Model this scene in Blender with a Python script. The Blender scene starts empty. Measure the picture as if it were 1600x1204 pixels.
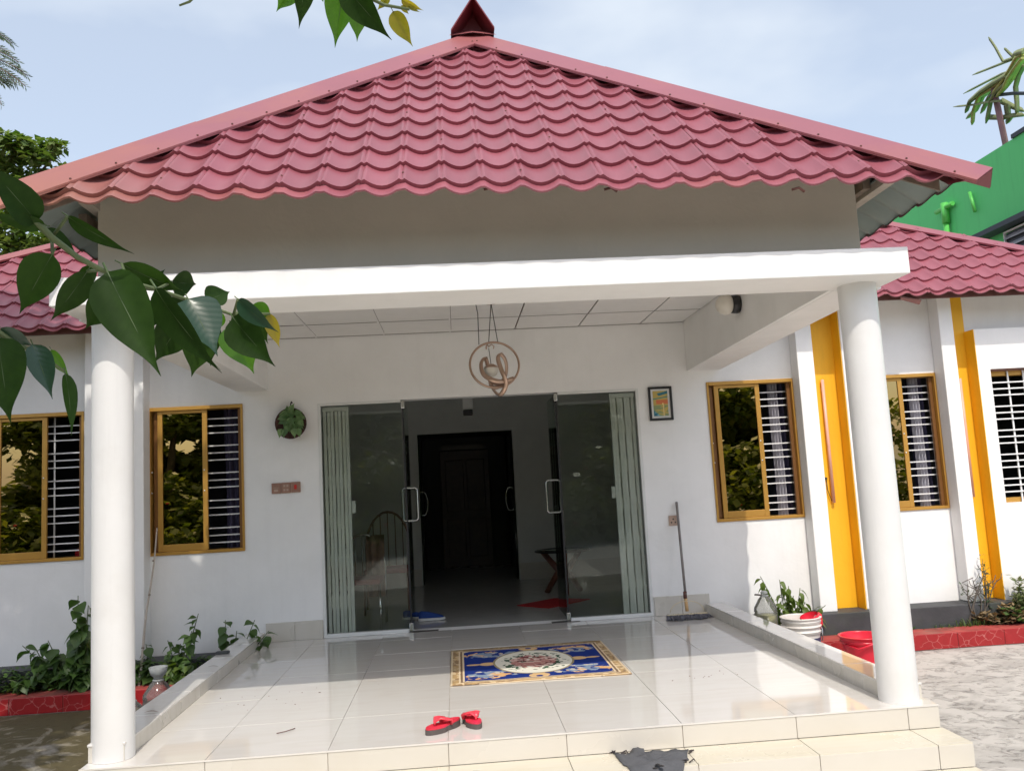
import bpy, bmesh, math, random
from mathutils import Vector, Matrix, Euler, noise

# ---------------------------------------------------------------- camera, sky, sun, exposure
S = 0.6                        # one "tile" (the 60 cm porch floor tile) in metres; all coordinates below are in tiles
sc = bpy.context.scene
col = sc.collection
CAM = (0.17513620448641887, -7.422471406976123, 2.1266215714205625)
YAW, PITCH, ROLL, FPX = -0.07086790932343001, 0.11393354462320196, 0.05513151786834248, 1321.55

def cam_axes():
    cy, sy = math.cos(YAW), math.sin(YAW)
    f = Vector((-sy*math.cos(PITCH), cy*math.cos(PITCH), math.sin(PITCH)))
    r0 = Vector((cy, sy, 0)); u0 = r0.cross(f)
    c, s = math.cos(ROLL), math.sin(ROLL)
    return c*r0 - s*u0, s*r0 + c*u0, f
CR, CU, CF = cam_axes()
cam_data = bpy.data.cameras.new("camera")
cam = bpy.data.objects.new("camera", cam_data); col.objects.link(cam)
cam_data.sensor_width = 36; cam_data.sensor_fit = 'HORIZONTAL'
cam_data.lens = 36*FPX/1600
cam_data.clip_start = 0.05; cam_data.clip_end = 2000
m = Matrix((CR, CU, -CF)).transposed().to_4x4(); m.translation = Vector(CAM)*S
cam.matrix_world = m
sc.camera = cam

SUN = Vector((0.05, -0.747, 1.0)).normalized()      # towards the sun
EL = math.asin(SUN.z); AZ = math.atan2(SUN.x, SUN.y)
world = bpy.data.worlds.new("World"); sc.world = world; world.use_nodes = True
wn, wl = world.node_tree.nodes, world.node_tree.links
wn.clear()
out = wn.new("ShaderNodeOutputWorld"); bg = wn.new("ShaderNodeBackground")
sky = wn.new("ShaderNodeTexSky"); sky.sky_type = 'NISHITA'; sky.sun_disc = False
sky.sun_elevation = EL; sky.sun_rotation = AZ
sky.air_density = 1.0; sky.dust_density = 2.6; sky.ozone_density = 1.0; sky.altitude = 20
tc = wn.new("ShaderNodeTexCoord"); mp = wn.new("ShaderNodeMapping"); mp.inputs['Scale'].default_value = (1.0, 1.0, 2.2)
nz = wn.new("ShaderNodeTexNoise"); nz.inputs['Scale'].default_value = 2.1; nz.inputs['Detail'].default_value = 5; nz.inputs['Roughness'].default_value = 0.5
cr = wn.new("ShaderNodeValToRGB"); cr.color_ramp.elements[0].position = 0.42; cr.color_ramp.elements[1].position = 0.64
cr.color_ramp.elements[0].color = (0.50, 0.50, 0.50, 1); cr.color_ramp.elements[1].color = (0.97, 0.97, 0.97, 1)
mx = wn.new("ShaderNodeMixRGB"); mx.inputs['Color2'].default_value = (3.95, 4.3, 4.7, 1)
wl.new(tc.outputs['Generated'], mp.inputs['Vector']); wl.new(mp.outputs['Vector'], nz.inputs['Vector'])
wl.new(nz.outputs['Fac'], cr.inputs['Fac']); wl.new(cr.outputs['Color'], mx.inputs['Fac'])
lt = wn.new("ShaderNodeMixRGB"); lt.blend_type = 'LIGHTEN'; lt.inputs['Fac'].default_value = 1.0   # the hazy glow round the sun stays brighter than the thin cloud
wl.new(sky.outputs['Color'], mx.inputs['Color1']); wl.new(mx.outputs['Color'], lt.inputs['Color1']); wl.new(sky.outputs['Color'], lt.inputs['Color2']); wl.new(lt.outputs['Color'], bg.inputs['Color'])
bg.inputs['Strength'].default_value = 0.15
wl.new(bg.outputs['Background'], out.inputs['Surface'])
sun_d = bpy.data.lights.new("sun", 'SUN'); sun_d.energy = 2.0; sun_d.angle = math.radians(0.5); sun_d.color = (1.0, 0.94, 0.85)
sun = bpy.data.objects.new("sun", sun_d); col.objects.link(sun)
sun.rotation_euler = SUN.to_track_quat('Z', 'Y').to_euler(); sun.location = (5, -12, 20)
vs = sc.view_settings
sc.display_settings.display_device = 'sRGB'
vs.view_transform = 'Standard'; vs.look = 'None'; vs.exposure = 0.56; vs.gamma = 1.0; vs.use_curve_mapping = False
sc.render.engine = 'CYCLES'
cy = sc.cycles
cy.use_denoising = True; cy.max_bounces = 10; cy.diffuse_bounces = 5; cy.glossy_bounces = 5; cy.transparent_max_bounces = 24; cy.transmission_bounces = 6
cy.caustics_reflective = False; cy.caustics_refractive = False; cy.sample_clamp_indirect = 6

R = random.Random(7)

# ---------------------------------------------------------------- helpers
def ray(px, py):
    d = CF*FPX + CR*(px-800) - CU*(py-602)
    return d
def at(px, py, Y):
    d = ray(px, py); return Vector(CAM) + d*((Y-CAM[1])/d.y)
def atz(px, py, Z):
    d = ray(px, py); return Vector(CAM) + d*((Z-CAM[2])/d.z)

class MB:
    def __init__(s): s.v = []; s.f = []; s.m = []; s.sm = []
    def add(s, vs_, fs, mi=0, smooth=False):
        o = len(s.v); s.v += [tuple(v) for v in vs_]
        for f in fs:
            s.f.append(tuple(i+o for i in f)); s.m.append(mi); s.sm.append(smooth)
        return s
    def box(s, x0, y0, z0, x1, y1, z1, mi=0):
        return s.add([(x0,y0,z0),(x1,y0,z0),(x1,y1,z0),(x0,y1,z0),(x0,y0,z1),(x1,y0,z1),(x1,y1,z1),(x0,y1,z1)],
              [(3,2,1,0),(4,5,6,7),(0,1,5,4),(1,2,6,5),(2,3,7,6),(3,0,4,7)], mi)
    def hexa(s, p, mi=0):      # 8 corners, bottom ring then top ring
        return s.add(p, [(3,2,1,0),(4,5,6,7),(0,1,5,4),(1,2,6,5),(2,3,7,6),(3,0,4,7)], mi)
    def tube(s, path, r, n=8, mi=0, closed=False, caps=True, flat=1.0, up=None):
        path = [Vector(p) for p in path]; N = len(path)
        rs = r if isinstance(r, (list, tuple)) else [r]*N
        vs_ = []; prev = None
        for i, p in enumerate(path):
            if closed: t = path[(i+1) % N]-path[i-1]
            else: t = path[min(i+1, N-1)]-path[max(i-1, 0)]
            if t.length < 1e-9: t = Vector((0, 0, 1))
            t.normalize()
            if prev is None:
                a = Vector(up) if up else (Vector((0, 0, 1)) if abs(t.z) < .9 else Vector((1, 0, 0)))
                a = (a - t*a.dot(t)).normalized()
            else:
                a = prev - t*prev.dot(t)
                a = a.normalized() if a.length > 1e-6 else t.orthogonal().normalized()
            prev = a; b = t.cross(a)
            for k in range(n):
                an = 2*math.pi*k/n
                vs_.append(p + a*math.cos(an)*rs[i]*flat + b*math.sin(an)*rs[i])
        fs = []
        for i in range(N if closed else N-1):
            j = (i+1) % N
            for k in range(n):
                k2 = (k+1) % n
                fs.append((i*n+k, i*n+k2, j*n+k2, j*n+k))
        s.add(vs_, fs, mi, True)
        if caps and not closed:
            o = len(s.v)-N*n
            s.f.append(tuple(o+k for k in range(n))[::-1]); s.m.append(mi); s.sm.append(False)
            s.f.append(tuple(o+(N-1)*n+k for k in range(n))); s.m.append(mi); s.sm.append(False)
        return s
    def lathe(s, prof, c, n=24, mi=0, axis=(0, 0, 1), smooth=True, closed_top=False, closed_bot=False):
        ax = Vector(axis).normalized(); a = ax.orthogonal().normalized(); b = ax.cross(a); c = Vector(c)
        if abs(ax.z) > .99: a, b = Vector((1, 0, 0)), Vector((0, 1, 0))*(1 if ax.z > 0 else -1)
        vs_ = []
        for (r, h) in prof:
            for k in range(n):
                an = 2*math.pi*k/n
                vs_.append(c + ax*h + a*r*math.cos(an) + b*r*math.sin(an))
        fs = []
        for i in range(len(prof)-1):
            for k in range(n):
                k2 = (k+1) % n
                fs.append((i*n+k, i*n+k2, (i+1)*n+k2, (i+1)*n+k))
        o = len(s.v); s.add(vs_, fs, mi, smooth)
        if closed_bot: s.f.append(tuple(o+k for k in range(n))[::-1]); s.m.append(mi); s.sm.append(False)
        if closed_top: s.f.append(tuple(o+(len(prof)-1)*n+k for k in range(n))); s.m.append(mi); s.sm.append(False)
        return s
    def grid(s, fn, nu, nv, mi=0, smooth=True):
        vs_ = [fn(i/nu, j/nv) for j in range(nv+1) for i in range(nu+1)]
        fs = [(j*(nu+1)+i, j*(nu+1)+i+1, (j+1)*(nu+1)+i+1, (j+1)*(nu+1)+i) for j in range(nv) for i in range(nu)]
        return s.add(vs_, fs, mi, smooth)
    def mesh(s, name, mats, org=(0, 0, 0)):
        me = bpy.data.meshes.new(name); o = Vector(org)
        me.from_pydata([tuple((Vector(v)-o)*S) for v in s.v], [], s.f)
        for mt in mats: me.materials.append(mt)
        me.polygons.foreach_set('material_index', s.m); me.polygons.foreach_set('use_smooth', s.sm)
        me.update(); return me
    def build(s, name, mats, parent=None, org=None, bevel=0, label=None, kind=None):
        if not isinstance(mats, (list, tuple)): mats = [mats]
        root = parent
        while root is not None and root.parent is not None: root = root.parent
        base = Vector(root['org']) if root is not None else Vector(org if org is not None else (0, 0, 0))
        ob = bpy.data.objects.new(name, s.mesh(name, mats, base)); col.objects.link(ob)
        if parent is None: ob.location = base*S; ob['org'] = list(base)
        else: ob.parent = parent
        if bevel:
            b = ob.modifiers.new('bevel', 'BEVEL'); b.width = bevel*S; b.segments = 2; b.limit_method = 'ANGLE'; b.angle_limit = math.radians(40)
        if label: ob['label'] = label
        if kind: ob['kind'] = kind
        return ob

def thing(name, label, cat, org, group=None):
    o = bpy.data.objects.new(name, None); col.objects.link(o); o.empty_display_size = .05
    o.location = Vector(org)*S; o['org'] = list(org); o['label'] = label; o['category'] = cat
    if group: o['group'] = group
    return o
def tag(o, label=None, cat=None, group=None, kind=None):
    for k, v in (('label', label), ('category', cat), ('group', group), ('kind', kind)):
        if v: o[k] = v
    return o
def rootorg(parent):
    while parent.parent is not None: parent = parent.parent
    return Vector(parent['org'])
def inst(name, me, parent, loc, rot=None, scale=None, label=None):
    """one more object that shares a mesh, as a child; loc in tiles, world"""
    o = bpy.data.objects.new(name, me); col.objects.link(o); o.parent = parent
    o.location = (Vector(loc)-rootorg(parent))*S
    if rot is not None:
        if isinstance(rot, Matrix): o.rotation_mode = 'QUATERNION'; o.rotation_quaternion = rot.to_quaternion()
        else: o.rotation_euler = rot
    if scale is not None: o.scale = scale if isinstance(scale, (tuple, list, Vector)) else (scale,)*3
    return o

# ---------------------------------------------------------------- materials
def nodes_of(name):
    mt = bpy.data.materials.new(name); mt.use_nodes = True
    nt = mt.node_tree; return mt, nt, nt.nodes, nt.links, nt.nodes['Principled BSDF']
def plain(name, c, rough=.5, metal=0, noise_amt=.12, nscale=6, bump=.0, bscale=60, spec=.5, c2=None, c2amt=.5, c2scale=2.0, coords='Object', coat=0, rough_var=0, objvar=0, streak=0, dust=None):
    mt, nt, N, L, b = nodes_of(name)
    t = N.new('ShaderNodeTexCoord'); src = t.outputs[coords]
    n1 = N.new('ShaderNodeTexNoise'); n1.inputs['Scale'].default_value = nscale; n1.inputs['Detail'].default_value = 6; n1.inputs['Roughness'].default_value = .6
    L.new(src, n1.inputs['Vector'])
    mr = N.new('ShaderNodeMapRange'); mr.inputs['From Min'].default_value = .3; mr.inputs['From Max'].default_value = .7
    mr.inputs['To Min'].default_value = 1-noise_amt; mr.inputs['To Max'].default_value = 1+noise_amt
    L.new(n1.outputs['Fac'], mr.inputs['Value'])
    base = N.new('ShaderNodeRGB'); base.outputs[0].default_value = (*c, 1); cur = base.outputs[0]
    if c2:
        n2 = N.new('ShaderNodeTexNoise'); n2.inputs['Scale'].default_value = c2scale; n2.inputs['Detail'].default_value = 7; n2.inputs['Roughness'].default_value = .65
        L.new(src, n2.inputs['Vector'])
        r2 = N.new('ShaderNodeMapRange'); r2.inputs['From Min'].default_value = .5; r2.inputs['From Max'].default_value = .68; r2.inputs['To Max'].default_value = c2amt
        L.new(n2.outputs['Fac'], r2.inputs['Value'])
        mm = N.new('ShaderNodeMixRGB'); mm.inputs['Color2'].default_value = (*c2, 1)
        L.new(r2.outputs['Result'], mm.inputs['Fac']); L.new(cur, mm.inputs['Color1']); cur = mm.outputs['Color']
    if dust:      # dust that has settled on one corner of the roof
        ge = N.new('ShaderNodeNewGeometry'); sx = N.new('ShaderNodeSeparateXYZ'); L.new(ge.outputs['Position'], sx.inputs[0])
        d1 = N.new('ShaderNodeMapRange'); d1.inputs['From Min'].default_value = -1.1; d1.inputs['From Max'].default_value = -2.1; L.new(sx.outputs['X'], d1.inputs['Value'])
        d2 = N.new('ShaderNodeMapRange'); d2.inputs['From Min'].default_value = 3.35; d2.inputs['From Max'].default_value = 2.75; L.new(sx.outputs['Z'], d2.inputs['Value'])
        d3 = N.new('ShaderNodeMath'); d3.operation = 'MULTIPLY'; L.new(d1.outputs['Result'], d3.inputs[0]); L.new(d2.outputs['Result'], d3.inputs[1])
        d5 = N.new('ShaderNodeMapRange'); d5.inputs['From Min'].default_value = 2.0; d5.inputs['From Max'].default_value = .8; L.new(sx.outputs['Y'], d5.inputs['Value'])
        d4 = N.new('ShaderNodeMath'); d4.operation = 'MULTIPLY'; L.new(d3.outputs[0], d4.inputs[0]); L.new(d5.outputs['Result'], d4.inputs[1])
        d6 = N.new('ShaderNodeMath'); d6.operation = 'MULTIPLY'; d6.inputs[1].default_value = .75; L.new(d4.outputs[0], d6.inputs[0])
        mm = N.new('ShaderNodeMixRGB'); mm.inputs['Color2'].default_value = (*dust, 1); L.new(d6.outputs[0], mm.inputs['Fac']); L.new(cur, mm.inputs['Color1']); cur = mm.outputs['Color']
    vm = N.new('ShaderNodeVectorMath'); vm.operation = 'SCALE'
    fac = mr.outputs['Result']
    if objvar:
        oi = N.new('ShaderNodeObjectInfo'); r3 = N.new('ShaderNodeMapRange'); r3.inputs['To Min'].default_value = 1-objvar; r3.inputs['To Max'].default_value = 1+objvar; L.new(oi.outputs['Random'], r3.inputs['Value'])
        mu = N.new('ShaderNodeMath'); mu.operation = 'MULTIPLY'; L.new(fac, mu.inputs[0]); L.new(r3.outputs['Result'], mu.inputs[1]); fac = mu.outputs[0]
    if streak:
        mp2 = N.new('ShaderNodeMapping'); mp2.inputs['Scale'].default_value = (5.5, 5.5, .35); L.new(src, mp2.inputs['Vector'])
        n4 = N.new('ShaderNodeTexNoise'); n4.inputs['Scale'].default_value = 1.8; n4.inputs['Detail'].default_value = 6; n4.inputs['Roughness'].default_value = .7; L.new(mp2.outputs[0], n4.inputs['Vector'])
        r4 = N.new('ShaderNodeMapRange'); r4.inputs['From Min'].default_value = .52; r4.inputs['From Max'].default_value = .75; r4.inputs['To Min'].default_value = 1; r4.inputs['To Max'].default_value = 1-streak; L.new(n4.outputs['Fac'], r4.inputs['Value'])
        mu = N.new('ShaderNodeMath'); mu.operation = 'MULTIPLY'; L.new(fac, mu.inputs[0]); L.new(r4.outputs['Result'], mu.inputs[1]); fac = mu.outputs[0]
    L.new(cur, vm.inputs[0]); L.new(fac, vm.inputs['Scale']); L.new(vm.outputs['Vector'], b.inputs['Base Color'])
    b.inputs['Roughness'].default_value = rough; b.inputs['Metallic'].default_value = metal
    b.inputs['Specular IOR Level'].default_value = spec
    if rough_var:
        rr = N.new('ShaderNodeMapRange'); rr.inputs['From Min'].default_value = .3; rr.inputs['From Max'].default_value = .7
        rr.inputs['To Min'].default_value = max(0, rough-rough_var); rr.inputs['To Max'].default_value = rough+rough_var
        L.new(n1.outputs['Fac'], rr.inputs['Value']); L.new(rr.outputs['Result'], b.inputs['Roughness'])
    if coat: b.inputs['Coat Weight'].default_value = coat; b.inputs['Coat Roughness'].default_value = .08
    if bump:
        n3 = N.new('ShaderNodeTexNoise'); n3.inputs['Scale'].default_value = bscale; n3.inputs['Detail'].default_value = 5
        L.new(src, n3.inputs['Vector'])
        bp = N.new('ShaderNodeBump'); bp.inputs['Strength'].default_value = bump; bp.inputs['Distance'].default_value = .01
        L.new(n3.outputs['Fac'], bp.inputs['Height']); L.new(bp.outputs['Normal'], b.inputs['Normal'])
    return mt
def glass(name, tint, refl, ior=1.5, fac_min=0.0, rough=0.0):
    mt = bpy.data.materials.new(name); mt.use_nodes = True; nt = mt.node_tree; N, L = nt.nodes, nt.links; N.clear()
    o = N.new('ShaderNodeOutputMaterial'); tr = N.new('ShaderNodeBsdfTransparent'); tr.inputs['Color'].default_value = (*tint, 1)
    gl = N.new('ShaderNodeBsdfGlossy'); gl.inputs['Color'].default_value = (*refl, 1); gl.inputs['Roughness'].default_value = rough
    fr = N.new('ShaderNodeFresnel'); fr.inputs['IOR'].default_value = ior
    mr = N.new('ShaderNodeMath'); mr.operation = 'MAXIMUM'; mr.inputs[1].default_value = fac_min
    t = N.new('ShaderNodeTexCoord'); n1 = N.new('ShaderNodeTexNoise'); n1.inputs['Scale'].default_value = 1.6
    bp = N.new('ShaderNodeBump'); bp.inputs['Strength'].default_value = .03; bp.inputs['Distance'].default_value = .02
    L.new(t.outputs['Object'], n1.inputs['Vector']); L.new(n1.outputs['Fac'], bp.inputs['Height']); L.new(bp.outputs['Normal'], gl.inputs['Normal'])
    mix = N.new('ShaderNodeMixShader')
    L.new(fr.outputs[0], mr.inputs[0]); L.new(mr.outputs[0], mix.inputs['Fac']); L.new(tr.outputs[0], mix.inputs[1]); L.new(gl.outputs[0], mix.inputs[2]); L.new(mix.outputs[0], o.inputs['Surface'])
    return mt
class X:                       # tiny node-expression helper for printed patterns
    def __init__(s, nt, sock): s.nt = nt; s.s = sock
    def op(s, o, b=None, c=None):
        n = s.nt.nodes.new('ShaderNodeMath'); n.operation = o; s.nt.links.new(s.s, n.inputs[0])
        for i, q in ((1, b), (2, c)):
            if q is None: continue
            if isinstance(q, X): s.nt.links.new(q.s, n.inputs[i])
            else: n.inputs[i].default_value = q
        return X(s.nt, n.outputs[0])
    def __add__(s, b): return s.op('ADD', b)
    def __sub__(s, b): return s.op('SUBTRACT', b)
    def __mul__(s, b): return s.op('MULTIPLY', b)
    def lt(s, b): return s.op('LESS_THAN', b)
    def gt(s, b): return s.op('GREATER_THAN', b)
    def abs(s): return s.op('ABSOLUTE')
    def max(s, b): return s.op('MAXIMUM', b)
    def min(s, b): return s.op('MINIMUM', b)
def mixc(nt, fac, a, b):
    n = nt.nodes.new('ShaderNodeMixRGB'); nt.links.new(fac.s, n.inputs['Fac'])
    for i, q in (('Color1', a), ('Color2', b)):
        if isinstance(q, tuple): n.inputs[i].default_value = (*q, 1)
        else: nt.links.new(q, n.inputs[i])
    return n.outputs['Color']

def milky(name, tint, dif, fac):
    mt = glass(name, tint, (.8, .82, .85), 1.3, rough=.12); nt = mt.node_tree; N, L = nt.nodes, nt.links
    o = next(n for n in N if n.type == 'OUTPUT_MATERIAL'); src = o.inputs['Surface'].links[0].from_socket
    d = N.new('ShaderNodeBsdfDiffuse'); d.inputs['Color'].default_value = (*dif, 1); mx_ = N.new('ShaderNodeMixShader'); mx_.inputs['Fac'].default_value = fac
    L.new(src, mx_.inputs[1]); L.new(d.outputs[0], mx_.inputs[2]); L.new(mx_.outputs[0], o.inputs['Surface']); return mt
def leafmat(name, c, c2, rough=.4, trans=.3, vein=False, spec=.5):
    mt, nt, N, L, b = nodes_of(name)
    t = N.new('ShaderNodeTexCoord'); oi = N.new('ShaderNodeObjectInfo')
    n1 = N.new('ShaderNodeTexNoise'); n1.inputs['Scale'].default_value = 9 if vein else 3; n1.inputs['Detail'].default_value = 4
    L.new(t.outputs['Object'], n1.inputs['Vector'])
    gm = N.new('ShaderNodeNewGeometry')
    ad = N.new('ShaderNodeMath'); ad.operation = 'ADD'; L.new(n1.outputs['Fac'], ad.inputs[0])
    ml = N.new('ShaderNodeMath'); ml.operation = 'MULTIPLY_ADD'; ml.inputs[1].default_value = .7; ml.inputs[2].default_value = -.35
    L.new(gm.outputs['Random Per Island'] if not vein else oi.outputs['Random'], ml.inputs[0]); L.new(ml.outputs[0], ad.inputs[1])
    mm = N.new('ShaderNodeMixRGB'); mm.inputs['Color1'].default_value = (*c, 1); mm.inputs['Color2'].default_value = (*c2, 1)
    mr = N.new('ShaderNodeMapRange'); mr.inputs['From Min'].default_value = .2; mr.inputs['From Max'].default_value = .8
    L.new(ad.outputs[0], mr.inputs['Value']); L.new(mr.outputs['Result'], mm.inputs['Fac'])
    cur = mm.outputs['Color']
    if vein:
        sp = N.new('ShaderNodeSeparateXYZ'); L.new(t.outputs['Object'], sp.inputs[0])
        vv = X(nt, sp.outputs['Y']) - X(nt, sp.outputs['X']).abs()*.75 + (X(nt, n1.outputs['Fac'])*.02)
        fr_ = (vv*17.0).op('FRACT')
        vein_ = fr_.lt(.09)
        cur = mixc(nt, vein_*.08, cur, (c2[0]*1.8, c2[1]*1.5, c2[2]*1.6))
        bp = N.new('ShaderNodeBump'); bp.inputs['Strength'].default_value = .03; bp.inputs['Distance'].default_value = .010
        hh_ = (fr_-.5).abs() + X(nt, n1.outputs['Fac'])*.8; L.new(hh_.s, bp.inputs['Height']); L.new(bp.outputs[0], b.inputs['Normal'])
    L.new(cur, b.inputs['Base Color']); b.inputs['Roughness'].default_value = rough; b.inputs['Specular IOR Level'].default_value = spec
    if trans:
        tl = N.new('ShaderNodeBsdfTranslucent'); ms = N.new('ShaderNodeMixShader'); ms.inputs['Fac'].default_value = trans
        hs = N.new('ShaderNodeHueSaturation'); hs.inputs['Saturation'].default_value = 1.2; hs.inputs['Value'].default_value = 1.9; L.new(cur, hs.inputs['Color']); L.new(hs.outputs[0], tl.inputs['Color'])
        o = N['Material Output']; L.new(b.outputs[0], ms.inputs[1]); L.new(tl.outputs[0], ms.inputs[2]); L.new(ms.outputs[0], o.inputs['Surface'])
    return mt

M = {}
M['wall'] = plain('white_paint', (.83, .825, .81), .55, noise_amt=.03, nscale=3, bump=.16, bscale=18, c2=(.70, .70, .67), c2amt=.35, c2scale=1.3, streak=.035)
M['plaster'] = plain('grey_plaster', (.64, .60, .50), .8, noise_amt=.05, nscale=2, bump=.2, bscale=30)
M['column'] = plain('column_paint', (.71, .705, .69), .40, noise_amt=.03, nscale=2.5, bump=.12, bscale=9, streak=.07, c2=(.60, .58, .54), c2amt=.30, c2scale=2.2)
M['ceiling'] = plain('ceiling_board', (.80, .785, .76), .6, noise_amt=.03, nscale=8, bump=.08, bscale=90)
M['roof'] = plain('red_roof_metal', (.28, .080, .103), .42, noise_amt=.10, nscale=2.2, spec=.65, rough_var=.10, c2=(.33, .13, .085), c2amt=.45, c2scale=.9, objvar=.08, dust=(.34, .21, .12))
M['roofcap'] = plain('red_flashing', (.27, .076, .096), .42, noise_amt=.06, nscale=1.5, spec=.8, c2=(.36, .12, .07), c2amt=.55, c2scale=.7, dust=(.40, .16, .08))
M['under'] = plain('sheet_underside', (.27, .31, .29), .5, noise_amt=.1, nscale=3)
M['maroon'] = plain('maroon_metal', (.19, .035, .045), .45, noise_amt=.15, nscale=6)
M['wood_old'] = plain('old_rafter_wood', (.20, .155, .12), .8, noise_amt=.3, nscale=9, bump=.3, bscale=40)
M['board'] = plain('soffit_board', (.46, .40, .34), .8, noise_amt=.2, nscale=7, bump=.2, bscale=30)
M['rust'] = plain('rusty_edge', (.12, .045, .035), .7, noise_amt=.3, nscale=10)
M['yellow'] = plain('yellow_paint', (.84, .45, .015), .5, noise_amt=.06, nscale=2, bump=.14, bscale=20, streak=.14)
M['plinth'] = plain('dark_plinth', (.050, .052, .056), .7, noise_amt=.25, nscale=5, bump=.2, bscale=40, c2=(.05, .062, .045), c2amt=.6, c2scale=3)
M['gold'] = plain('bronze_aluminium', (.50, .27, .055), .33, metal=.35, noise_amt=.05, nscale=4)
M['golddark'] = plain('dark_bronze', (.22, .10, .03), .4, metal=.3, noise_amt=.1)
M['whitebar'] = plain('white_enamel', (.78, .78, .77), .35, noise_amt=.05)
M['brownglass'] = glass('brown_tinted_glass', (.32, .20, .08), (1.0, .76, .38), 3.8)
M['clearglass'] = glass('grey_clear_glass', (.91, .935, .92), (.92, .96, .93), 1.45)
M['gateglass'] = M['clearglass']
M['edgeglass'] = glass('door_glass', (.72, .76, .74), (.9, .95, .92), 1.45)
M['alu'] = plain('white_aluminium', (.70, .71, .69), .35, noise_amt=.04)
M['steel'] = plain('brushed_steel', (.62, .62, .60), .22, metal=1, noise_amt=.06)
M['darksteel'] = plain('dark_floor_plate', (.06, .055, .05), .35, metal=.6)
M['gatepaint'] = plain('pale_green_paint', (.87, .88, .81), .45, noise_amt=.08, nscale=5, bump=.06)
M['black'] = plain('black_plastic', (.015, .015, .017), .4)
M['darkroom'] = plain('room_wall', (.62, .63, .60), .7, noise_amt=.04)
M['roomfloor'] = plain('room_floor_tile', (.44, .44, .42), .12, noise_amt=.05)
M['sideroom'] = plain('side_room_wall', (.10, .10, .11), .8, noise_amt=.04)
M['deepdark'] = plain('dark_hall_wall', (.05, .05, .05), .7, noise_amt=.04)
M['darkwood'] = plain('dark_carved_wood', (.045, .022, .014), .45, noise_amt=.3, nscale=12)
M['teak'] = plain('reddish_table_wood', (.16, .06, .035), .4, noise_amt=.3, nscale=10)
M['chrome'] = plain('chair_chrome', (.6, .58, .55), .2, metal=1)
M['brownrod'] = plain('chair_brown_metal', (.16, .10, .07), .4, metal=.5)
M['cloth_red'] = plain('dull_red_cloth', (.20, .045, .04), .9)
M['cloth_brown'] = plain('draped_brown_cloth', (.24, .15, .11), .9, noise_amt=.2, nscale=14)
M['mat_red'] = plain('red_mat', (.42, .012, .016), .8, noise_amt=.12, nscale=20)
M['blue'] = plain('blue_canvas', (.012, .05, .24), .8)
M['rubber'] = plain('white_rubber', (.7, .7, .68), .5)
M['redplastic'] = plain('red_plastic', (.68, .02, .045), .3, noise_amt=.04)
M['flipred'] = plain('red_foam', (.62, .025, .05), .55, noise_amt=.08, nscale=15, c2=(.45, .02, .12), c2amt=.4, c2scale=8)
M['flipsole'] = plain('dark_sole', (.085, .07, .065), .7)
M['pink'] = plain('pink_strap', (.75, .05, .075), .35)
M['rag'] = plain('grey_cloth', (.085, .088, .096), .95, noise_amt=.18, nscale=8, bump=.4, bscale=120)
M['ragdark'] = plain('frayed_edge', (.05, .04, .04), .95)
M['mopgrey'] = plain('mop_yarn', (.13, .13, .15), .95, noise_amt=.5, nscale=25)
M['barcolour'] = plain('ceiling_joint', (.30, .28, .26), .6)
M['handlegrey'] = plain('worn_handle', (.20, .18, .17), .5, noise_amt=.3, nscale=9)
M['orange'] = plain('orange_socket', (.58, .36, .16), .5)
M['cream'] = plain('cream_plastic', (.66, .56, .36), .45)
M['copper'] = plain('brushed_copper', (.47, .33, .25), .33, metal=.85, noise_amt=.1)
M['bulb'] = plain('frosted_globe', (.70, .66, .58), .3, noise_amt=.03)
M['switch'] = plain('bronze_switch_plate', (.34, .19, .14), .35, metal=.3)
M['switchlight'] = plain('pale_rocker', (.46, .33, .26), .35)
M['redlamp'] = plain('red_rocker', (.55, .02, .015), .4)
M['pot'] = plain('brown_coir_pot', (.055, .022, .018), .9, noise_amt=.4, nscale=20, bump=.4)
M['tube'] = plain('salmon_tube', (.72, .40, .30), .45, noise_amt=.08)
M['green'] = plain('green_wall_paint', (.10, .56, .175), .7, noise_amt=.05, nscale=.5, bump=.1, bscale=12, streak=.12)
M['greenpipe'] = plain('green_pipe_paint', (.10, .50, .09), .45, noise_amt=.06)
M['navy'] = plain('dark_slate_band', (.03, .038, .05), .6)
M['grille'] = plain('grey_louvre', (.30, .31, .33), .5)
M['polepink'] = plain('weathered_pole', (.20, .10, .11), .7, noise_amt=.2)
M['cactus'] = plain('cactus_green', (.17, .20, .085), .6, noise_amt=.35, nscale=3)
M['cactusy'] = plain('cactus_yellow', (.32, .32, .09), .6, noise_amt=.3, nscale=3)
M['bottle'] = milky('clear_plastic', (.88, .89, .88), (.42, .41, .39), .22)
M['bottlewhite'] = milky('cloudy_plastic', (.7, .72, .72), (.50, .52, .52), .5)
M['redliquid'] = plain('reddish_water', (.22, .06, .045), .2)
M['murk'] = plain('yellowish_water', (.42, .40, .16), .2)
M['bucket'] = plain('white_bucket', (.72, .69, .64), .38, noise_amt=.05, c2=(.45, .42, .36), c2amt=.4, c2scale=5)
M['bark'] = plain('tree_bark', (.13, .10, .075), .9, noise_amt=.35, nscale=10, bump=.5, bscale=30)
M['twig'] = plain('green_twig', (.09, .12, .045), .6, noise_amt=.2)
M['drytwig'] = plain('dry_twig', (.10, .085, .07), .9)
M['soil'] = plain('garden_soil', (.075, .062, .045), 1, noise_amt=.4, nscale=8, bump=.6, bscale=30)
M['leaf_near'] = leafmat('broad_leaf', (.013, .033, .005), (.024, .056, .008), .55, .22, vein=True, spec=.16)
M['leaf_bright'] = leafmat('broad_leaf_painted_sunlit', (.055, .150, .012), (.080, .19, .02), .4, .38, vein=True)  # lighter copy of the broad leaf, with sunlight put into its colour
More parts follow.
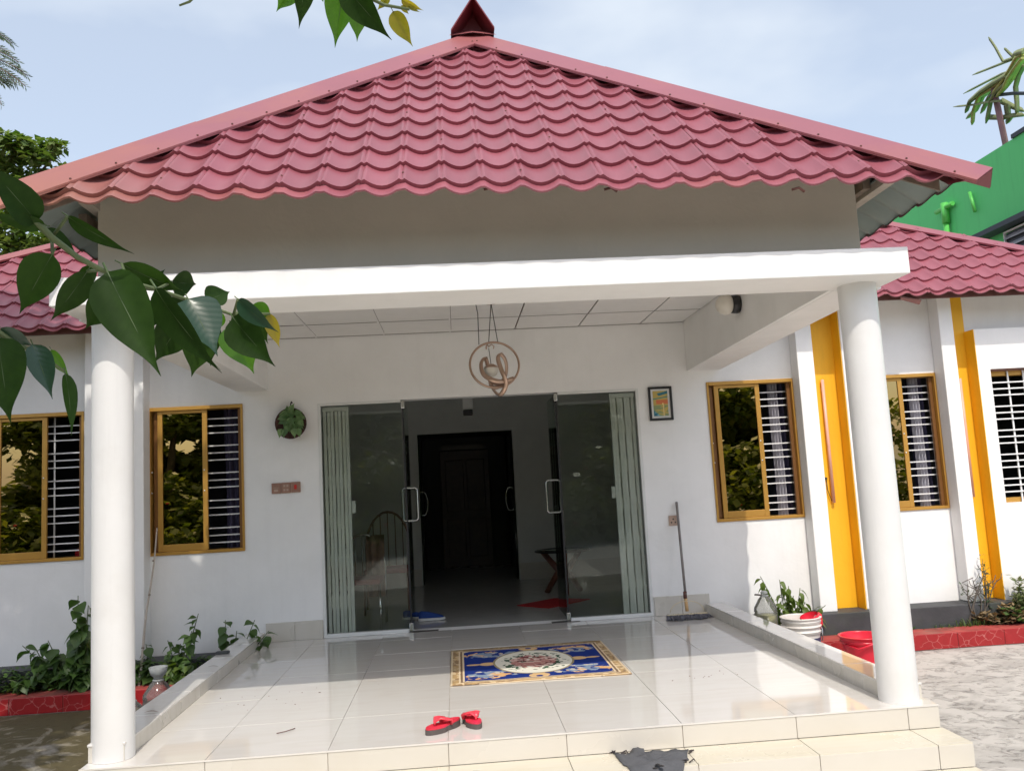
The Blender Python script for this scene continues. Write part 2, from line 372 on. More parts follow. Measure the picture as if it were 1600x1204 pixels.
M['leaf_blue'] = leafmat('glossy_broad_leaf', (.014, .042, .020), (.022, .058, .03), .30, .12, vein=True, spec=.55)
M['leaf_yellow'] = leafmat('young_leaf', (.20, .20, .02), (.30, .24, .05), .45, .4, vein=True)
M['leaf_midrib'] = plain('leaf_midrib', (.055, .095, .025), .5)
M['crown'] = leafmat('crown_leaf', (.045, .090, .016), (.125, .185, .035), .45, .28)
M['farcrown'] = leafmat('distant_leaf', (.065, .12, .026), (.165, .22, .06), .5, .3)
M['gardenleaf'] = leafmat('garden_leaf', (.085, .13, .03), (.26, .29, .07), .4, .35)
M['feather'] = leafmat('feathery_leaf', (.050, .085, .045), (.085, .12, .06), .5, .25)
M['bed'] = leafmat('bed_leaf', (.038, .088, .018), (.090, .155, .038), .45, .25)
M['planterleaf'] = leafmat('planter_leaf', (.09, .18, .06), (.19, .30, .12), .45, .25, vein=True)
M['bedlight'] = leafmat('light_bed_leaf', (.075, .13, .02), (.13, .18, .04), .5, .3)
M['bush'] = leafmat('bush_leaf', (.11, .155, .06), (.20, .21, .11), .6, .25)
M['grassm'] = leafmat('grass_blade', (.055, .12, .022), (.13, .18, .05), .6, .3)
M['dryleaf'] = leafmat('dry_leaf', (.17, .12, .06), (.26, .19, .10), .8, .15)
M['flower'] = plain('red_blossom', (.55, .03, .02), .6)
M['haystack'] = plain('pale_yellow_wall', (.80, .62, .22), .8)

def make_floor_mat(name, c, c2, rough):
    mt, nt, N, L, b = nodes_of(name)
    t = N.new('ShaderNodeTexCoord'); oi = N.new('ShaderNodeObjectInfo')
    mpp = N.new('ShaderNodeMapping'); mpp.inputs['Scale'].default_value = (.8, 4.5, 1)
    cb = N.new('ShaderNodeVectorMath'); cb.operation = 'SCALE'; cb.inputs[0].default_value = (13, 7, 3)
    L.new(oi.outputs['Random'], cb.inputs['Scale']); ad = N.new('ShaderNodeVectorMath'); L.new(t.outputs['Object'], ad.inputs[0]); L.new(cb.outputs[0], ad.inputs[1])
    L.new(ad.outputs[0], mpp.inputs['Vector'])
    n1 = N.new('ShaderNodeTexNoise'); n1.inputs['Scale'].default_value = 3.2; n1.inputs['Detail'].default_value = 6; n1.inputs['Distortion'].default_value = .8
    L.new(mpp.outputs[0], n1.inputs['Vector'])
    mm = N.new('ShaderNodeMixRGB'); mm.inputs['Color1'].default_value = (*c, 1); mm.inputs['Color2'].default_value = (*c2, 1)
    mr = N.new('ShaderNodeMapRange'); mr.inputs['From Min'].default_value = .42; mr.inputs['From Max'].default_value = .75
    L.new(n1.outputs['Fac'], mr.inputs['Value']); L.new(mr.outputs['Result'], mm.inputs['Fac'])
    # faint dust and smears
    n2 = N.new('ShaderNodeTexNoise'); n2.inputs['Scale'].default_value = 2.0; n2.inputs['Detail'].default_value = 8; L.new(t.outputs['Object'], n2.inputs['Vector'])
    r2 = N.new('ShaderNodeMapRange'); r2.inputs['To Min'].default_value = rough*.5; r2.inputs['To Max'].default_value = rough*2.0; L.new(n2.outputs['Fac'], r2.inputs['Value'])
    L.new(r2.outputs['Result'], b.inputs['Roughness']); L.new(mm.outputs['Color'], b.inputs['Base Color'])
    b.inputs['Specular IOR Level'].default_value = .95 if rough < .1 else .5
    if rough < .1: b.inputs['Coat Weight'].default_value = .35; b.inputs['Coat IOR'].default_value = 1.6; b.inputs['Coat Roughness'].default_value = .03
    return mt
M['tile'] = make_floor_mat('polished_floor_tile', (.685, .66, .62), (.655, .62, .57), .05)
M['steptile'] = make_floor_mat('cream_step_tile', (.60, .57, .51), (.575, .54, .47), .20)
M['treadtile'] = make_floor_mat('yellowish_tread_tile', (.60, .56, .46), (.575, .525, .40), .22)
M['skirt'] = make_floor_mat('beige_skirting_tile', (.60, .57, .51), (.55, .52, .45), .22)
M['grout'] = plain('dirty_grout', (.40, .36, .31), .9, noise_amt=.3)

def make_ground():
    mt, nt, N, L, b = nodes_of('weathered_concrete')
    t = N.new('ShaderNodeTexCoord')
    mpp = N.new('ShaderNodeMapping'); mpp.inputs['Scale'].default_value = (1.0, 1.15, 1); L.new(t.outputs['Object'], mpp.inputs['Vector'])
    def ns(scale, det=8, dist=0, v=None, rough=.6):
        n = N.new('ShaderNodeTexNoise'); n.inputs['Scale'].default_value = scale; n.inputs['Detail'].default_value = det; n.inputs['Distortion'].default_value = dist; n.inputs['Roughness'].default_value = rough
        L.new(v or mpp.outputs[0], n.inputs['Vector']); return n.outputs['Fac']
    def rng(s, a, bb, lo=0, hi=1):
        r = N.new('ShaderNodeMapRange'); r.inputs['From Min'].default_value = a; r.inputs['From Max'].default_value = bb; r.inputs['To Min'].default_value = lo; r.inputs['To Max'].default_value = hi; L.new(s, r.inputs['Value']); return X(nt, r.outputs['Result'])
    big = rng(ns(2.6, 10, 1.0), .47, .58); fine = rng(ns(9.0, 10, 1.2), .52, .63); tiny = rng(ns(38, 4), .35, .7)
    dark = (big*.34 + fine*.46).min(1.0) * tiny.op('MULTIPLY_ADD', .4, .62)
    c = mixc(nt, dark, (.47, .445, .41), (.10, .09, .078))
    sep = N.new('ShaderNodeSeparateXYZ'); L.new(t.outputs['Object'], sep.inputs[0])
    mossx = rng(sep.outputs['X'], -1.4, -2.2)
    moss = mossx * rng(ns(1.5, 8, 1.2), .20, .42)
    c = mixc(nt, moss, c, (.085, .068, .028))
    lt = mossx * rng(ns(2.6, 8, 1.5), .56, .62)
    c = mixc(nt, lt*.7, c, (.27, .24, .18))
    L.new(c, b.inputs['Base Color']); b.inputs['Roughness'].default_value = .85
    bp = N.new('ShaderNodeBump'); bp.inputs['Strength'].default_value = .5; bp.inputs['Distance'].default_value = .015
    L.new(fine.s, bp.inputs['Height']); L.new(bp.outputs[0], b.inputs['Normal'])
    return mt
M['ground'] = make_ground()
M['bounceslab'] = plain('added_bounce_concrete', (.64, .60, .54), .8, noise_amt=.08, nscale=4, bump=.2, bscale=40, c2=(.45, .41, .36), c2amt=.5, c2scale=1.5)  # kept pale for the added slab that bounces light into the porch

def make_curb():
    mt, nt, N, L, b = nodes_of('red_crackle_tile')
    t = N.new('ShaderNodeTexCoord'); oi = N.new('ShaderNodeObjectInfo')
    mpp = N.new('ShaderNodeMapping'); mpp.inputs['Scale'].default_value = (1, 1, 1.1); L.new(t.outputs['Object'], mpp.inputs['Vector'])
    n1 = N.new('ShaderNodeTexNoise'); n1.inputs['Scale'].default_value = 9; n1.inputs['Detail'].default_value = 3; L.new(mpp.outputs[0], n1.inputs['Vector'])
    mxv = N.new('ShaderNodeMixRGB'); mxv.inputs['Fac'].default_value = .09; L.new(mpp.outputs[0], mxv.inputs['Color1']); L.new(n1.outputs['Color'], mxv.inputs['Color2'])
    vo = N.new('ShaderNodeTexVoronoi'); vo.feature = 'DISTANCE_TO_EDGE'; vo.inputs['Scale'].default_value = 10.5; vo.inputs['Randomness'].default_value = 1; L.new(mxv.outputs[0], vo.inputs['Vector'])
    n2 = N.new('ShaderNodeTexNoise'); n2.inputs['Scale'].default_value = 5; L.new(mpp.outputs[0], n2.inputs['Vector'])
    keep = X(nt, n2.outputs['Fac']).gt(.43)
    line = X(nt, vo.outputs['Distance']).lt(.020)*keep
    n3 = N.new('ShaderNodeTexNoise'); n3.inputs['Scale'].default_value = 14; n3.inputs['Detail'].default_value = 4; L.new(mpp.outputs[0], n3.inputs['Vector'])
    c = mixc(nt, X(nt, n3.outputs['Fac']), (.36, .018, .022), (.25, .012, .014))
    c = mixc(nt, line*.5, c, (.56, .22, .20))
    L.new(c, b.inputs['Base Color']); b.inputs['Roughness'].default_value = .3
    return mt
M['curb'] = make_curb()
M['curbtop'] = plain('red_curb_top', (.34, .055, .045), .7, noise_amt=.3, nscale=8, c2=(.20, .11, .08), c2amt=.7, c2scale=3)

def make_rug():
    mt, nt, N, L, b = nodes_of('printed_rug')
    t = N.new('ShaderNodeTexCoord'); sep = N.new('ShaderNodeSeparateXYZ'); L.new(t.outputs['Generated'], sep.inputs[0])
    u = (X(nt, sep.outputs['X'])-.5); v = (X(nt, sep.outputs['Y'])-.5)
    def vor(scale, feat='F1'):
        n = N.new('ShaderNodeTexVoronoi'); n.feature = feat; n.inputs['Scale'].default_value = scale; L.new(t.outputs['Object'], n.inputs['Vector']); return n
    vA = vor(20); vB = vor(34); vC = vor(60); 
    ns = N.new('ShaderNodeTexNoise'); ns.inputs['Scale'].default_value = 16; ns.inputs['Detail'].default_value = 2; L.new(t.outputs['Object'], ns.inputs['Vector'])
    wob = (X(nt, ns.outputs['Fac'])-.5)
    sc_ = N.new('ShaderNodeSeparateColor'); L.new(vA.outputs['Color'], sc_.inputs[0]); ra, rb = X(nt, sc_.outputs[0]), X(nt, sc_.outputs[1])
    sc2 = N.new('ShaderNodeSeparateColor'); L.new(vB.outputs['Color'], sc2.inputs[0]); rc, rd = X(nt, sc2.outputs[0]), X(nt, sc2.outputs[1])
    def ell(cx, cy, rx, ry, w=0.0):
        a = (u-cx)*(1/rx); bb = (v-cy)*(1/ry); d = a*a+bb*bb
        return (d+wob*w).lt(1.0)
    edge = u.abs().op('MULTIPLY', 1.0).max(v.abs())
    # distance in tiles from the rug edge
    du = (u.abs()*-1+.5)*1.96; dv = (v.abs()*-1+.5)*1.94
    dist = du.min(dv)
    c = (.012, .035, .26)
    fieldn = mixc(nt, X(nt, ns.outputs['Fac']), (.010, .026, .155), (.014, .036, .20))
    c = fieldn
    # corner sprays
    for sx in (-1, 1):
        for sy in (-1, 1):
            e = ell(.235*sx, .27*sy, .17, .085, 2.4); g = ell(.30*sx, .31*sy, .13, .07, 3.0)
            c = mixc(nt, g*ra.gt(.45), c, (.62, .36, .16)); c = mixc(nt, e*rb.gt(.45), c, (.20, .26, .35)); c = mixc(nt, e*rc.gt(.80), c, (.52, .46, .38))
    # corner filigree
    cor = ((u.abs()-.5)+(v.abs()-.5)).gt(-.20)
    c = mixc(nt, cor*rc.gt(.42), c, (.66, .56, .42)); c = mixc(nt, cor*rd.gt(.7), c, (.30, .19, .10))
    # gold pendants on the axes
    for cx, cy, rx, ry in ((-.275, 0, .05, .045), (.275, 0, .05, .045), (-.36, 0, .045, .02), (.36, 0, .045, .02), (0, .385, .06, .05), (0, -.385, .06, .05), (0, .34, .035, .05), (0, -.34, .035, .05)):
        c = mixc(nt, ell(cx, cy, rx, ry, .6), c, (.60, .40, .20))
    c = mixc(nt, ell(0, .40, .02, .02), c, fieldn); c = mixc(nt, ell(0, -.40, .02, .02), c, fieldn)
    # medallion
    c = mixc(nt, ell(0, 0, .245, .335), c, (.30, .25, .14)); c = mixc(nt, ell(0, 0, .232, .318), c, (.68, .66, .56))
    gl = ell(0, 0, .19, .25, 1.6); c = mixc(nt, gl*rc.gt(.62), c, (.055, .10, .06))
    pk = ell(0, 0, .14, .17, 1.2); c = mixc(nt, pk*ra.gt(.25), c, (.42, .20, .17)); c = mixc(nt, pk*rd.gt(.62), c, (.60, .42, .36)); c = mixc(nt, pk*rc.gt(.78), c, (.17, .05, .05))
    # gold border with a small figure
    bd = dist.lt(.155); c = mixc(nt, bd, c, (.40, .27, .13)); c = mixc(nt, bd*rd.gt(.55), c, (.27, .18, .10)); c = mixc(nt, bd*rc.gt(.75), c, (.56, .43, .26))
    ln = (dist-.15).abs().lt(.010).max((dist-.105).abs().lt(.008)).max((dist-.015).abs().lt(.010)); c = mixc(nt, ln, c, (.62, .50, .34))
    l2 = (dist-.128).abs().lt(.010); c = mixc(nt, l2, c, (.17, .11, .07))
    L.new(c, b.inputs['Base Color']); b.inputs['Roughness'].default_value = .95; b.inputs['Specular IOR Level'].default_value = .1
    bp = N.new('ShaderNodeBump'); bp.inputs['Strength'].default_value = .4; bp.inputs['Distance'].default_value = .004; L.new(vC.outputs['Distance'], bp.inputs['Height']); L.new(bp.outputs[0], b.inputs['Normal'])
    return mt
M['rug'] = make_rug()

def make_print():
    mt, nt, N, L, b = nodes_of('seascape_print')
    t = N.new('ShaderNodeTexCoord'); sep = N.new('ShaderNodeSeparateXYZ'); L.new(t.outputs['Generated'], sep.inputs[0])
    u = X(nt, sep.outputs['X']); v = X(nt, sep.outputs['Z'])
    mpp = N.new('ShaderNodeMapping'); mpp.inputs['Scale'].default_value = (8, 1, 26); L.new(t.outputs['Object'], mpp.inputs['Vector'])
    ns = N.new('ShaderNodeTexNoise'); ns.inputs['Scale'].default_value = 1.5; ns.inputs['Detail'].default_value = 4; L.new(mpp.outputs[0], ns.inputs['Vector'])
    n = X(nt, ns.outputs['Fac'])
    c = mixc(nt, n, (.62, .40, .08), (.40, .38, .13))
    low = v.lt(.42); c = mixc(nt, low*n.gt(.47), c, (.24, .30, .13))
    red = (v-.56).abs().lt(.085)*u.gt(.2); c = mixc(nt, red, c, (.62, .17, .06))
    t1 = (v + u*-.14 - .80).abs().lt(.055)*(n+u).gt(.85); c = mixc(nt, t1, c, (.02, .16, .22))
    t2 = (v + u*-.08 - .68).abs().lt(.022)*n.gt(.40); c = mixc(nt, t2, c, (.06, .22, .20))
    bl = (v + u*.55).lt(.24); c = mixc(nt, bl, c, (.03, .17, .24)); c = mixc(nt, bl*n.gt(.55), c, (.20, .45, .52))
    glow = (u-.68).abs().lt(.028)*v.lt(.46); c = mixc(nt, glow, c, (.75, .58, .28))
    sunp = ((u-.65)*(u-.65)*.4+(v-.48)*(v-.48)).lt(.0012); c = mixc(nt, sunp, c, (.85, .66, .25))
    L.new(c, b.inputs['Base Color']); b.inputs['Roughness'].default_value = .5
    return mt
M['print'] = make_print()

def make_bucket_label():
    mt, nt, N, L, b = nodes_of('printed_bucket_wrap')
    t = N.new('ShaderNodeTexCoord'); vo = N.new('ShaderNodeTexNoise'); vo.inputs['Scale'].default_value = 16; L.new(t.outputs['Object'], vo.inputs['Vector'])
    f = X(nt, vo.outputs['Fac']); c = mixc(nt, f.gt(.58), (.022, .03, .10), (.06, .30, .42)); c = mixc(nt, f.gt(.66), c, (.6, .6, .6))
    L.new(c, b.inputs['Base Color']); b.inputs['Roughness'].default_value = .35
    return mt
M['wrap'] = make_bucket_label()

def make_curtain(name, c, c2):
    mt, nt, N, L, b = nodes_of(name)
    t = N.new('ShaderNodeTexCoord'); w = N.new('ShaderNodeTexWave'); w.inputs['Scale'].default_value = 3; w.inputs['Distortion'].default_value = 6; L.new(t.outputs['Object'], w.inputs['Vector'])
    c_ = mixc(nt, X(nt, w.outputs['Fac']).gt(.6), c, c2); L.new(c_, b.inputs['Base Color']); b.inputs['Roughness'].default_value = .9
    return mt
M['curtain_pale'] = make_curtain('pale_curtain', (.42, .41, .46), (.48, .47, .52))
M['curtain_dark'] = make_curtain('violet_curtain', (.055, .05, .10), (.08, .07, .13))

# ---------------------------------------------------------------- setting: ground and soil
g = MB().grid(lambda a, b_: ((a-.5)*900, (b_-.5)*900, -.585), 2, 2, smooth=False); g.build('ground', M['ground'], kind='structure')
mb = MB().grid(lambda a, b_: (-2.9+7.1*a, -16+15.1*b_, -.581), 1, 1, smooth=False); mb.build('path', M['bounceslab'], kind='structure')  # not a known path: unseen pale slab added to bounce sun into the porch
for x0, x1 in ((4.42, 14.0), (-14.0, -3.1)):
    sb = MB(); sb.grid(lambda a, b_: (x0+(x1-x0)*a, 5.03+.12*b_, -.42+.03*noise.noise(Vector((a*30, b_*3, 1)))), 40, 3)
    sb.build('garden_soil', M['soil'], kind='structure')

# ---------------------------------------------------------------- the house
HO = (.6, 3.0, -.585)
house = thing('house', 'single storey white house with red tiled roof, columned porch and glass doors', 'house', HO)
WY = 5.56                      # front plane of the main wall
WT = .26
DOOR = (-1.885, 3.062, 0.0, 3.478)
WINS = [(-4.39, -3.0, 1.34, 3.53), (4.15, 5.543, 1.345, 3.52), (6.47, 7.888, 1.35, 3.50), (-6.72, -5.325, 1.35, 3.53)]
def wall_open(mb, x0, x1, z0, z1, y0, y1, ops):
    xs = sorted({x0, x1, *[o[0] for o in ops], *[o[1] for o in ops]}); zs = sorted({z0, z1, *[o[2] for o in ops], *[o[3] for o in ops]})
    def hole(i, k):
        if i < 0 or k < 0 or i >= len(xs)-1 or k >= len(zs)-1: return None
        cx, cz = (xs[i]+xs[i+1])/2, (zs[k]+zs[k+1])/2
        return any(o[0] < cx < o[1] and o[2] < cz < o[3] for o in ops)
    for i in range(len(xs)-1):
        for k in range(len(zs)-1):
            if hole(i, k): continue
            a, b_, c, d = xs[i], xs[i+1], zs[k], zs[k+1]
            mb.add([(a, y0, c), (b_, y0, c), (b_, y0, d), (a, y0, d)], [(0, 1, 2, 3)]); mb.add([(a, y1, c), (b_, y1, c), (b_, y1, d), (a, y1, d)], [(3, 2, 1, 0)])
            if hole(i-1, k) in (True, None): mb.add([(a, y0, c), (a, y1, c), (a, y1, d), (a, y0, d)], [(3, 2, 1, 0)])
            if hole(i+1, k) in (True, None): mb.add([(b_, y0, c), (b_, y1, c), (b_, y1, d), (b_, y0, d)], [(0, 1, 2, 3)])
            if hole(i, k-1) in (True, None): mb.add([(a, y0, c), (b_, y0, c), (b_, y1, c), (a, y1, c)], [(3, 2, 1, 0)])
            if hole(i, k+1) in (True, None): mb.add([(a, y0, d), (b_, y0, d), (b_, y1, d), (a, y1, d)], [(0, 1, 2, 3)])
mb = MB(); wall_open(mb, -13, 8.44, -.585, 5.2, WY, WY+WT, [DOOR]+WINS); mb.build('wall', M['wall'], house)
mb = MB(); mb.box(-13, WY+WT, -.585, -12.8, 16, 5.2); mb.box(13, WY+WT, -.585, 13.2, 16, 5.2); mb.box(-13, 16, -.585, 13.2, 16.2, 5.2); mb.build('wall', M['wall'], house)
# right-hand projecting wall round the last window, and the recessed wall above it
BY = 5.30
WIN5 = (8.655, 10.4, 1.39, 3.49)
mb = MB(); wall_open(mb, 8.45, 13.0, -.08, 4.135, BY, WY-.003, [WIN5]); wall_open(mb, 8.44, 13.0, -.585, 5.2, WY, WY+WT, [(WIN5[0], WIN5[1], WIN5[2], WIN5[3])])
mb.build('wall', M['wall'], house, label='white wall projecting round the barred window')
# pilasters and yellow recesses
def pil(x0, x1, z0, z1=4.72): 
    mb = MB(); mb.box(x0, 5.285, z0, x1, WY-.003, z1); return mb.build('pilaster', M['wall'], house, bevel=.012)
pil(5.543, 5.805, -.067); pil(6.262, 6.47, -.067); pil(7.89, 8.12, -.062); pil(-4.63, -4.366, -.09); pil(-5.205, -4.95, -.09)
def ypanel(x0, x1, xr, zt, z0):
    mb = MB(); mb.box(x0+.003, WY-.02, z0, x1-.003, WY-.004, 4.72); mb.build('yellow_panel', M['yellow'], house)
    mb = MB(); mb.box(xr-.012, 5.288, z0, xr-.001, WY-.022, zt); mb.build('yellow_panel', M['yellow'], house)
ypanel(5.805, 6.258, 6.258, 4.72, -.065); ypanel(8.12, 8.46, 8.448, 4.132, -.06); ypanel(-4.95, -4.63, -4.632, 4.72, -.088)
# dark plinth
mb = MB(); mb.box(4.36, 5.12, -.585, 13.0, WY-.001, -.067); mb.build('plinth', M['plinth'], house, bevel=.01)
mb = MB(); mb.box(-13, 5.12, -.585, -3.0, WY-.001, -.092); mb.build('plinth', M['plinth'], house, bevel=.01)

# porch base, floor tiles, steps
PX0, PX1 = -3.005, 4.285
STEPX = 4.30
mb = MB(); mb.box(PX0+.012, .012, -.585, PX1-.012, WY+.3, -.022); mb.box(PX0+.012, -.433, -.585, STEPX-.012, .011, -.217); mb.box(PX0+.012, -.878, -.585, STEPX-.012, -.434, -.407)
porch = mb.build('porch_floor', M['grout'], house)
def tilebox(name, x0, y0, z0, x1, y1, z1, mat, parent, g_=.0020, jig=0.0):
    mb = MB(); mb.box(x0+g_, y0+g_ if y1-y0 > .1 else y0, z0 if z1-z0 < .1 else z0+g_, x1-g_, y1-g_ if y1-y0 > .1 else y1, z1 if z1-z0 < .1 else z1-g_)
    o = mb.build(name, mat, parent, bevel=.0012); o.location.z += jig*S
    return o
for ix in range(-3, 5):
    for iy in range(0, 6):
        x0, x1 = max(ix, PX0), min(ix+1, PX1); y0, y1 = iy, min(iy+1, WY-.0)
        if x1-x0 < .06: 
            continue
        if ix == -3: x0 = PX0
        if ix == 3: x1 = 4.0
        tilebox('floor_tile', x0, y0 if iy else .012, -.02, x1, y1, 0.0, M['tile'], porch, jig=R.uniform(-.0015, .0015))
tilebox('floor_tile', DOOR[0], WY, -.02, DOOR[1], WY+.26, -.001, M['tile'], porch)
def steps_row(z_top, z_bot, y_face, y_back, mat_r, mat_t):
    for ix in range(-4, 5):
        x0, x1 = max(ix, PX0 if z_top > -.1 else PX0), min(ix+1, PX1 if z_top > -.1 else STEPX)
        if x1-x0 < .05: continue
        tilebox('riser_tile', x0, y_face, z_bot, x1, y_face+.012, z_top-.004, mat_r, porch, g_=.003)
        if mat_t is not None: tilebox('tread_tile', x0, y_face+.001, z_top-.022, x1, y_back, z_top, mat_t, porch, g_=.003)
steps_row(0.0, -.195, 0.0, 0, M['steptile'], None)
steps_row(-.195, -.385, -.445, -.001, M['steptile'], M['treadtile'])
steps_row(-.385, -.585, -.89, -.446, M['steptile'], M['treadtile'])
mb = MB(); mb.box(PX0, -.006, -.012, PX1, .012, .0008); mb.build('edge_strip', M['tile'], porch)
for x in (PX0, PX1-.012):
    mb = MB(); mb.box(x, .013, -.585, x+.012, 5.1, -.003); mb.build('side_tile', M['steptile'], porch)
# low parapets
def parapet(x0, x1, xb0, xb1, yf):
    mb = MB(); mb.hexa([(x0, yf, .001), (x1, yf, .001), (xb1, 5.5, .001), (xb0, 5.5, .001), (x0, yf, .128), (x1, yf, .128), (xb1, 5.5, .128), (xb0, 5.5, .128)])
    pr = mb.build('parapet', M['skirt'], house)
    n = 6
    for k in range(n):
        a, b_ = k/n, (k+1)/n; ya, yb = yf-.01+(5.51-yf)*a, yf-.01+(5.51-yf)*b_
        L_ = lambda t: x0-.008+(xb0-x0)*t; Q = lambda t: x1+.008+(xb1-x1)*t
        mb = MB(); mb.hexa([(L_(a), ya+.004, .1285), (Q(a), ya+.004, .1285), (Q(b_), yb-.004, .1285), (L_(b_), yb-.004, .1285), (L_(a), ya+.004, .15), (Q(a), ya+.004, .15), (Q(b_), yb-.004, .15), (L_(b_), yb-.004, .15)])
        mb.build('coping_tile', M['tile'], pr, bevel=.005)
parapet(3.94, 4.235, 3.86, 4.10, .17); parapet(-2.995, -2.70, -2.985, -2.735, .155)
# skirting tiles against the wall
for x0, x1 in ((-2.72, -2.3), (-2.3, -1.89), (3.075, 3.5), (3.5, 3.93)):
    mb = MB(); mb.box(x0+.002, WY-.03, .001, x1-.002, WY-.001, .285 if x0 > 0 else .27); mb.build('skirting_tile', M['skirt'], house, bevel=.004)
# columns
for cx, cyy in ((-2.836, .27), (4.045, .22)):
    mb = MB(); mb.lathe([(.172, 0.001), (.172, 3.86)], (cx, cyy, 0), 48)
    c_ = mb.build('column', M['column'], house)
# roof slab fascia and ring beams
mb = MB()
def zb(y): return 3.80-.0168*max(0, y-.3)
mb.box(-3.165, -.225, 3.80, 4.335, .40, 4.045)
mb.hexa([(3.85, .401, zb(.4)), (3.899, .401, zb(.4)), (3.911, WY-.001, zb(WY)), (3.862, WY-.001, zb(WY)), (3.85, .401, 4.56), (3.899, .401, 4.56), (3.911, WY-.001, 4.56), (3.862, WY-.001, 4.56)])
mb.hexa([(3.899, .401, zb(.4)), (4.385, .401, zb(.4)), (4.40, WY-.001, zb(WY)), (3.911, WY-.001, zb(WY)), (3.899, .401, 4.044), (4.385, .401, 4.044), (4.40, WY-.001, 4.044), (3.911, WY-.001, 4.044)])
mb.hexa([(-3.19, .401, zb(.4)), (-2.63, .401, zb(.4)), (-2.61, WY-.001, zb(WY)), (-3.08, WY-.001, zb(WY)), (-3.19, .401, 4.044), (-2.63, .401, 4.044), (-2.61, WY-.001, 4.044), (-3.08, WY-.001, 4.044)])
mb.build('porch_beam', M['wall'], house, bevel=.008)
# plastered upper walls under the roof
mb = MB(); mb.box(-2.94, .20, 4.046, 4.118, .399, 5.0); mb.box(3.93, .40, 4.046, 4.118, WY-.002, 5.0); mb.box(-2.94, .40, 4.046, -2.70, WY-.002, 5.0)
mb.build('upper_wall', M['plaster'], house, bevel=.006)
mb = MB(); mb.box(-2.63, .401, 4.0455, 3.85, .42, 4.56); mb.box(-2.699, .4205, 4.045, -2.632, WY-.003, 4.56); mb.build('beam_lining', M['wall'], house)
# suspended ceiling of boards
CZ = 4.50
mb = MB(); mb.box(-2.69, .425, CZ+.03, 3.895, WY-.003, CZ+.06); ceil = mb.build('ceiling', M['rust'], house)
cxs = [-2.62, -1.86, -.83, .19, 1.19, 2.19, 3.17, 3.858]; cys = [.43, .56, 1.56, 2.56, 3.56, 4.56, WY-.004]
pm = {}
for i in range(7):
    for j in range(6):
        mb = MB(); tilt = .035 if (i == 0 and j == 4) else 0
        a, b_, c, d = cxs[i]+.010, cxs[i+1]-.010, cys[j]+.010, cys[j+1]-.010
        mb.hexa([(a, c, CZ+tilt), (b_, c, CZ), (b_, d, CZ), (a, d, CZ+tilt*.4), (a, c, CZ+.015+tilt), (b_, c, CZ+.015), (b_, d, CZ+.015), (a, d, CZ+.015+tilt*.4)])
        mb.build('ceiling_panel', M['ceiling'], ceil).location.z += R.uniform(-.001, .001)
# beads between the boards
mb = MB()
for x in cxs[1:4]: mb.box(x-.022, .43, CZ-.007, x+.004, WY-.004, CZ+.002)
mb.build('ceiling_bead', M['ceiling'], ceil)
for y in cys[1:-1]:
    mb = MB(); mb.box(-2.60, y-.008, CZ-.006, 3.85, y+.008, CZ+.004); mb.build('cross_bar', M['barcolour'], ceil)
mb = MB(); mb.box(-2.60, WY-.02, CZ-.008, 3.85, WY-.004, CZ+.004); mb.build('cross_bar', M['barcolour'], ceil)

# ---- roofs
TW, TD, TH, LIP = .334, .384, .062, .036
def prof(t):
    t = t % 1.0
    q = abs(2*t-1)
    if q > .86: return TH*(1.0-.22*(q-.86)/.14)
    return TH*(q/.86)**1.9
TS = [0, .035, .07, .11, .17, .26, .38, .5, .62, .74, .83, .89, .93, .965, 1]
def tile_mb(w=TW, d=TD, lip=LIP, xs=TS, overlap=.03):
    mb = MB(); n = len(xs)
    top = [(x*w, d+overlap, prof(x)) for x in xs]; mid = [(x*w, d*.35, prof(x)*1.0+lip*.75) for x in xs]; lo = [(x*w, 0, prof(x)+lip) for x in xs]; lo2 = [(x*w, .004, prof(x)-.006) for x in xs]
    f = [(i, i+1, n+i+1, n+i) for i in range(n-1)] + [(n+i, n+i+1, 2*n+i+1, 2*n+i) for i in range(n-1)]
    mb.add(lo+mid+top, f, 0, True); mb.add(lo2+lo, [(i, i+1, n+i+1, n+i) for i in range(n-1)], 0, True)
    return mb
tile_mesh = tile_mb().mesh('roof_tile', [M['roof']])
def clip_mesh(me, planes):
    """cut a local tile mesh with planes (point, normal pointing out); metres"""
    bm = bmesh.new(); bm.from_mesh(me)
    for co, no in planes:
        bmesh.ops.bisect_plane(bm, geom=bm.verts[:]+bm.edges[:]+bm.faces[:], plane_co=co, plane_no=no, clear_outer=True)
    if not bm.faces: bm.free(); return None
    m2 = bpy.data.meshes.new('roof_tile'); bm.to_mesh(m2); bm.free(); m2.materials.append(M['roof']); return m2
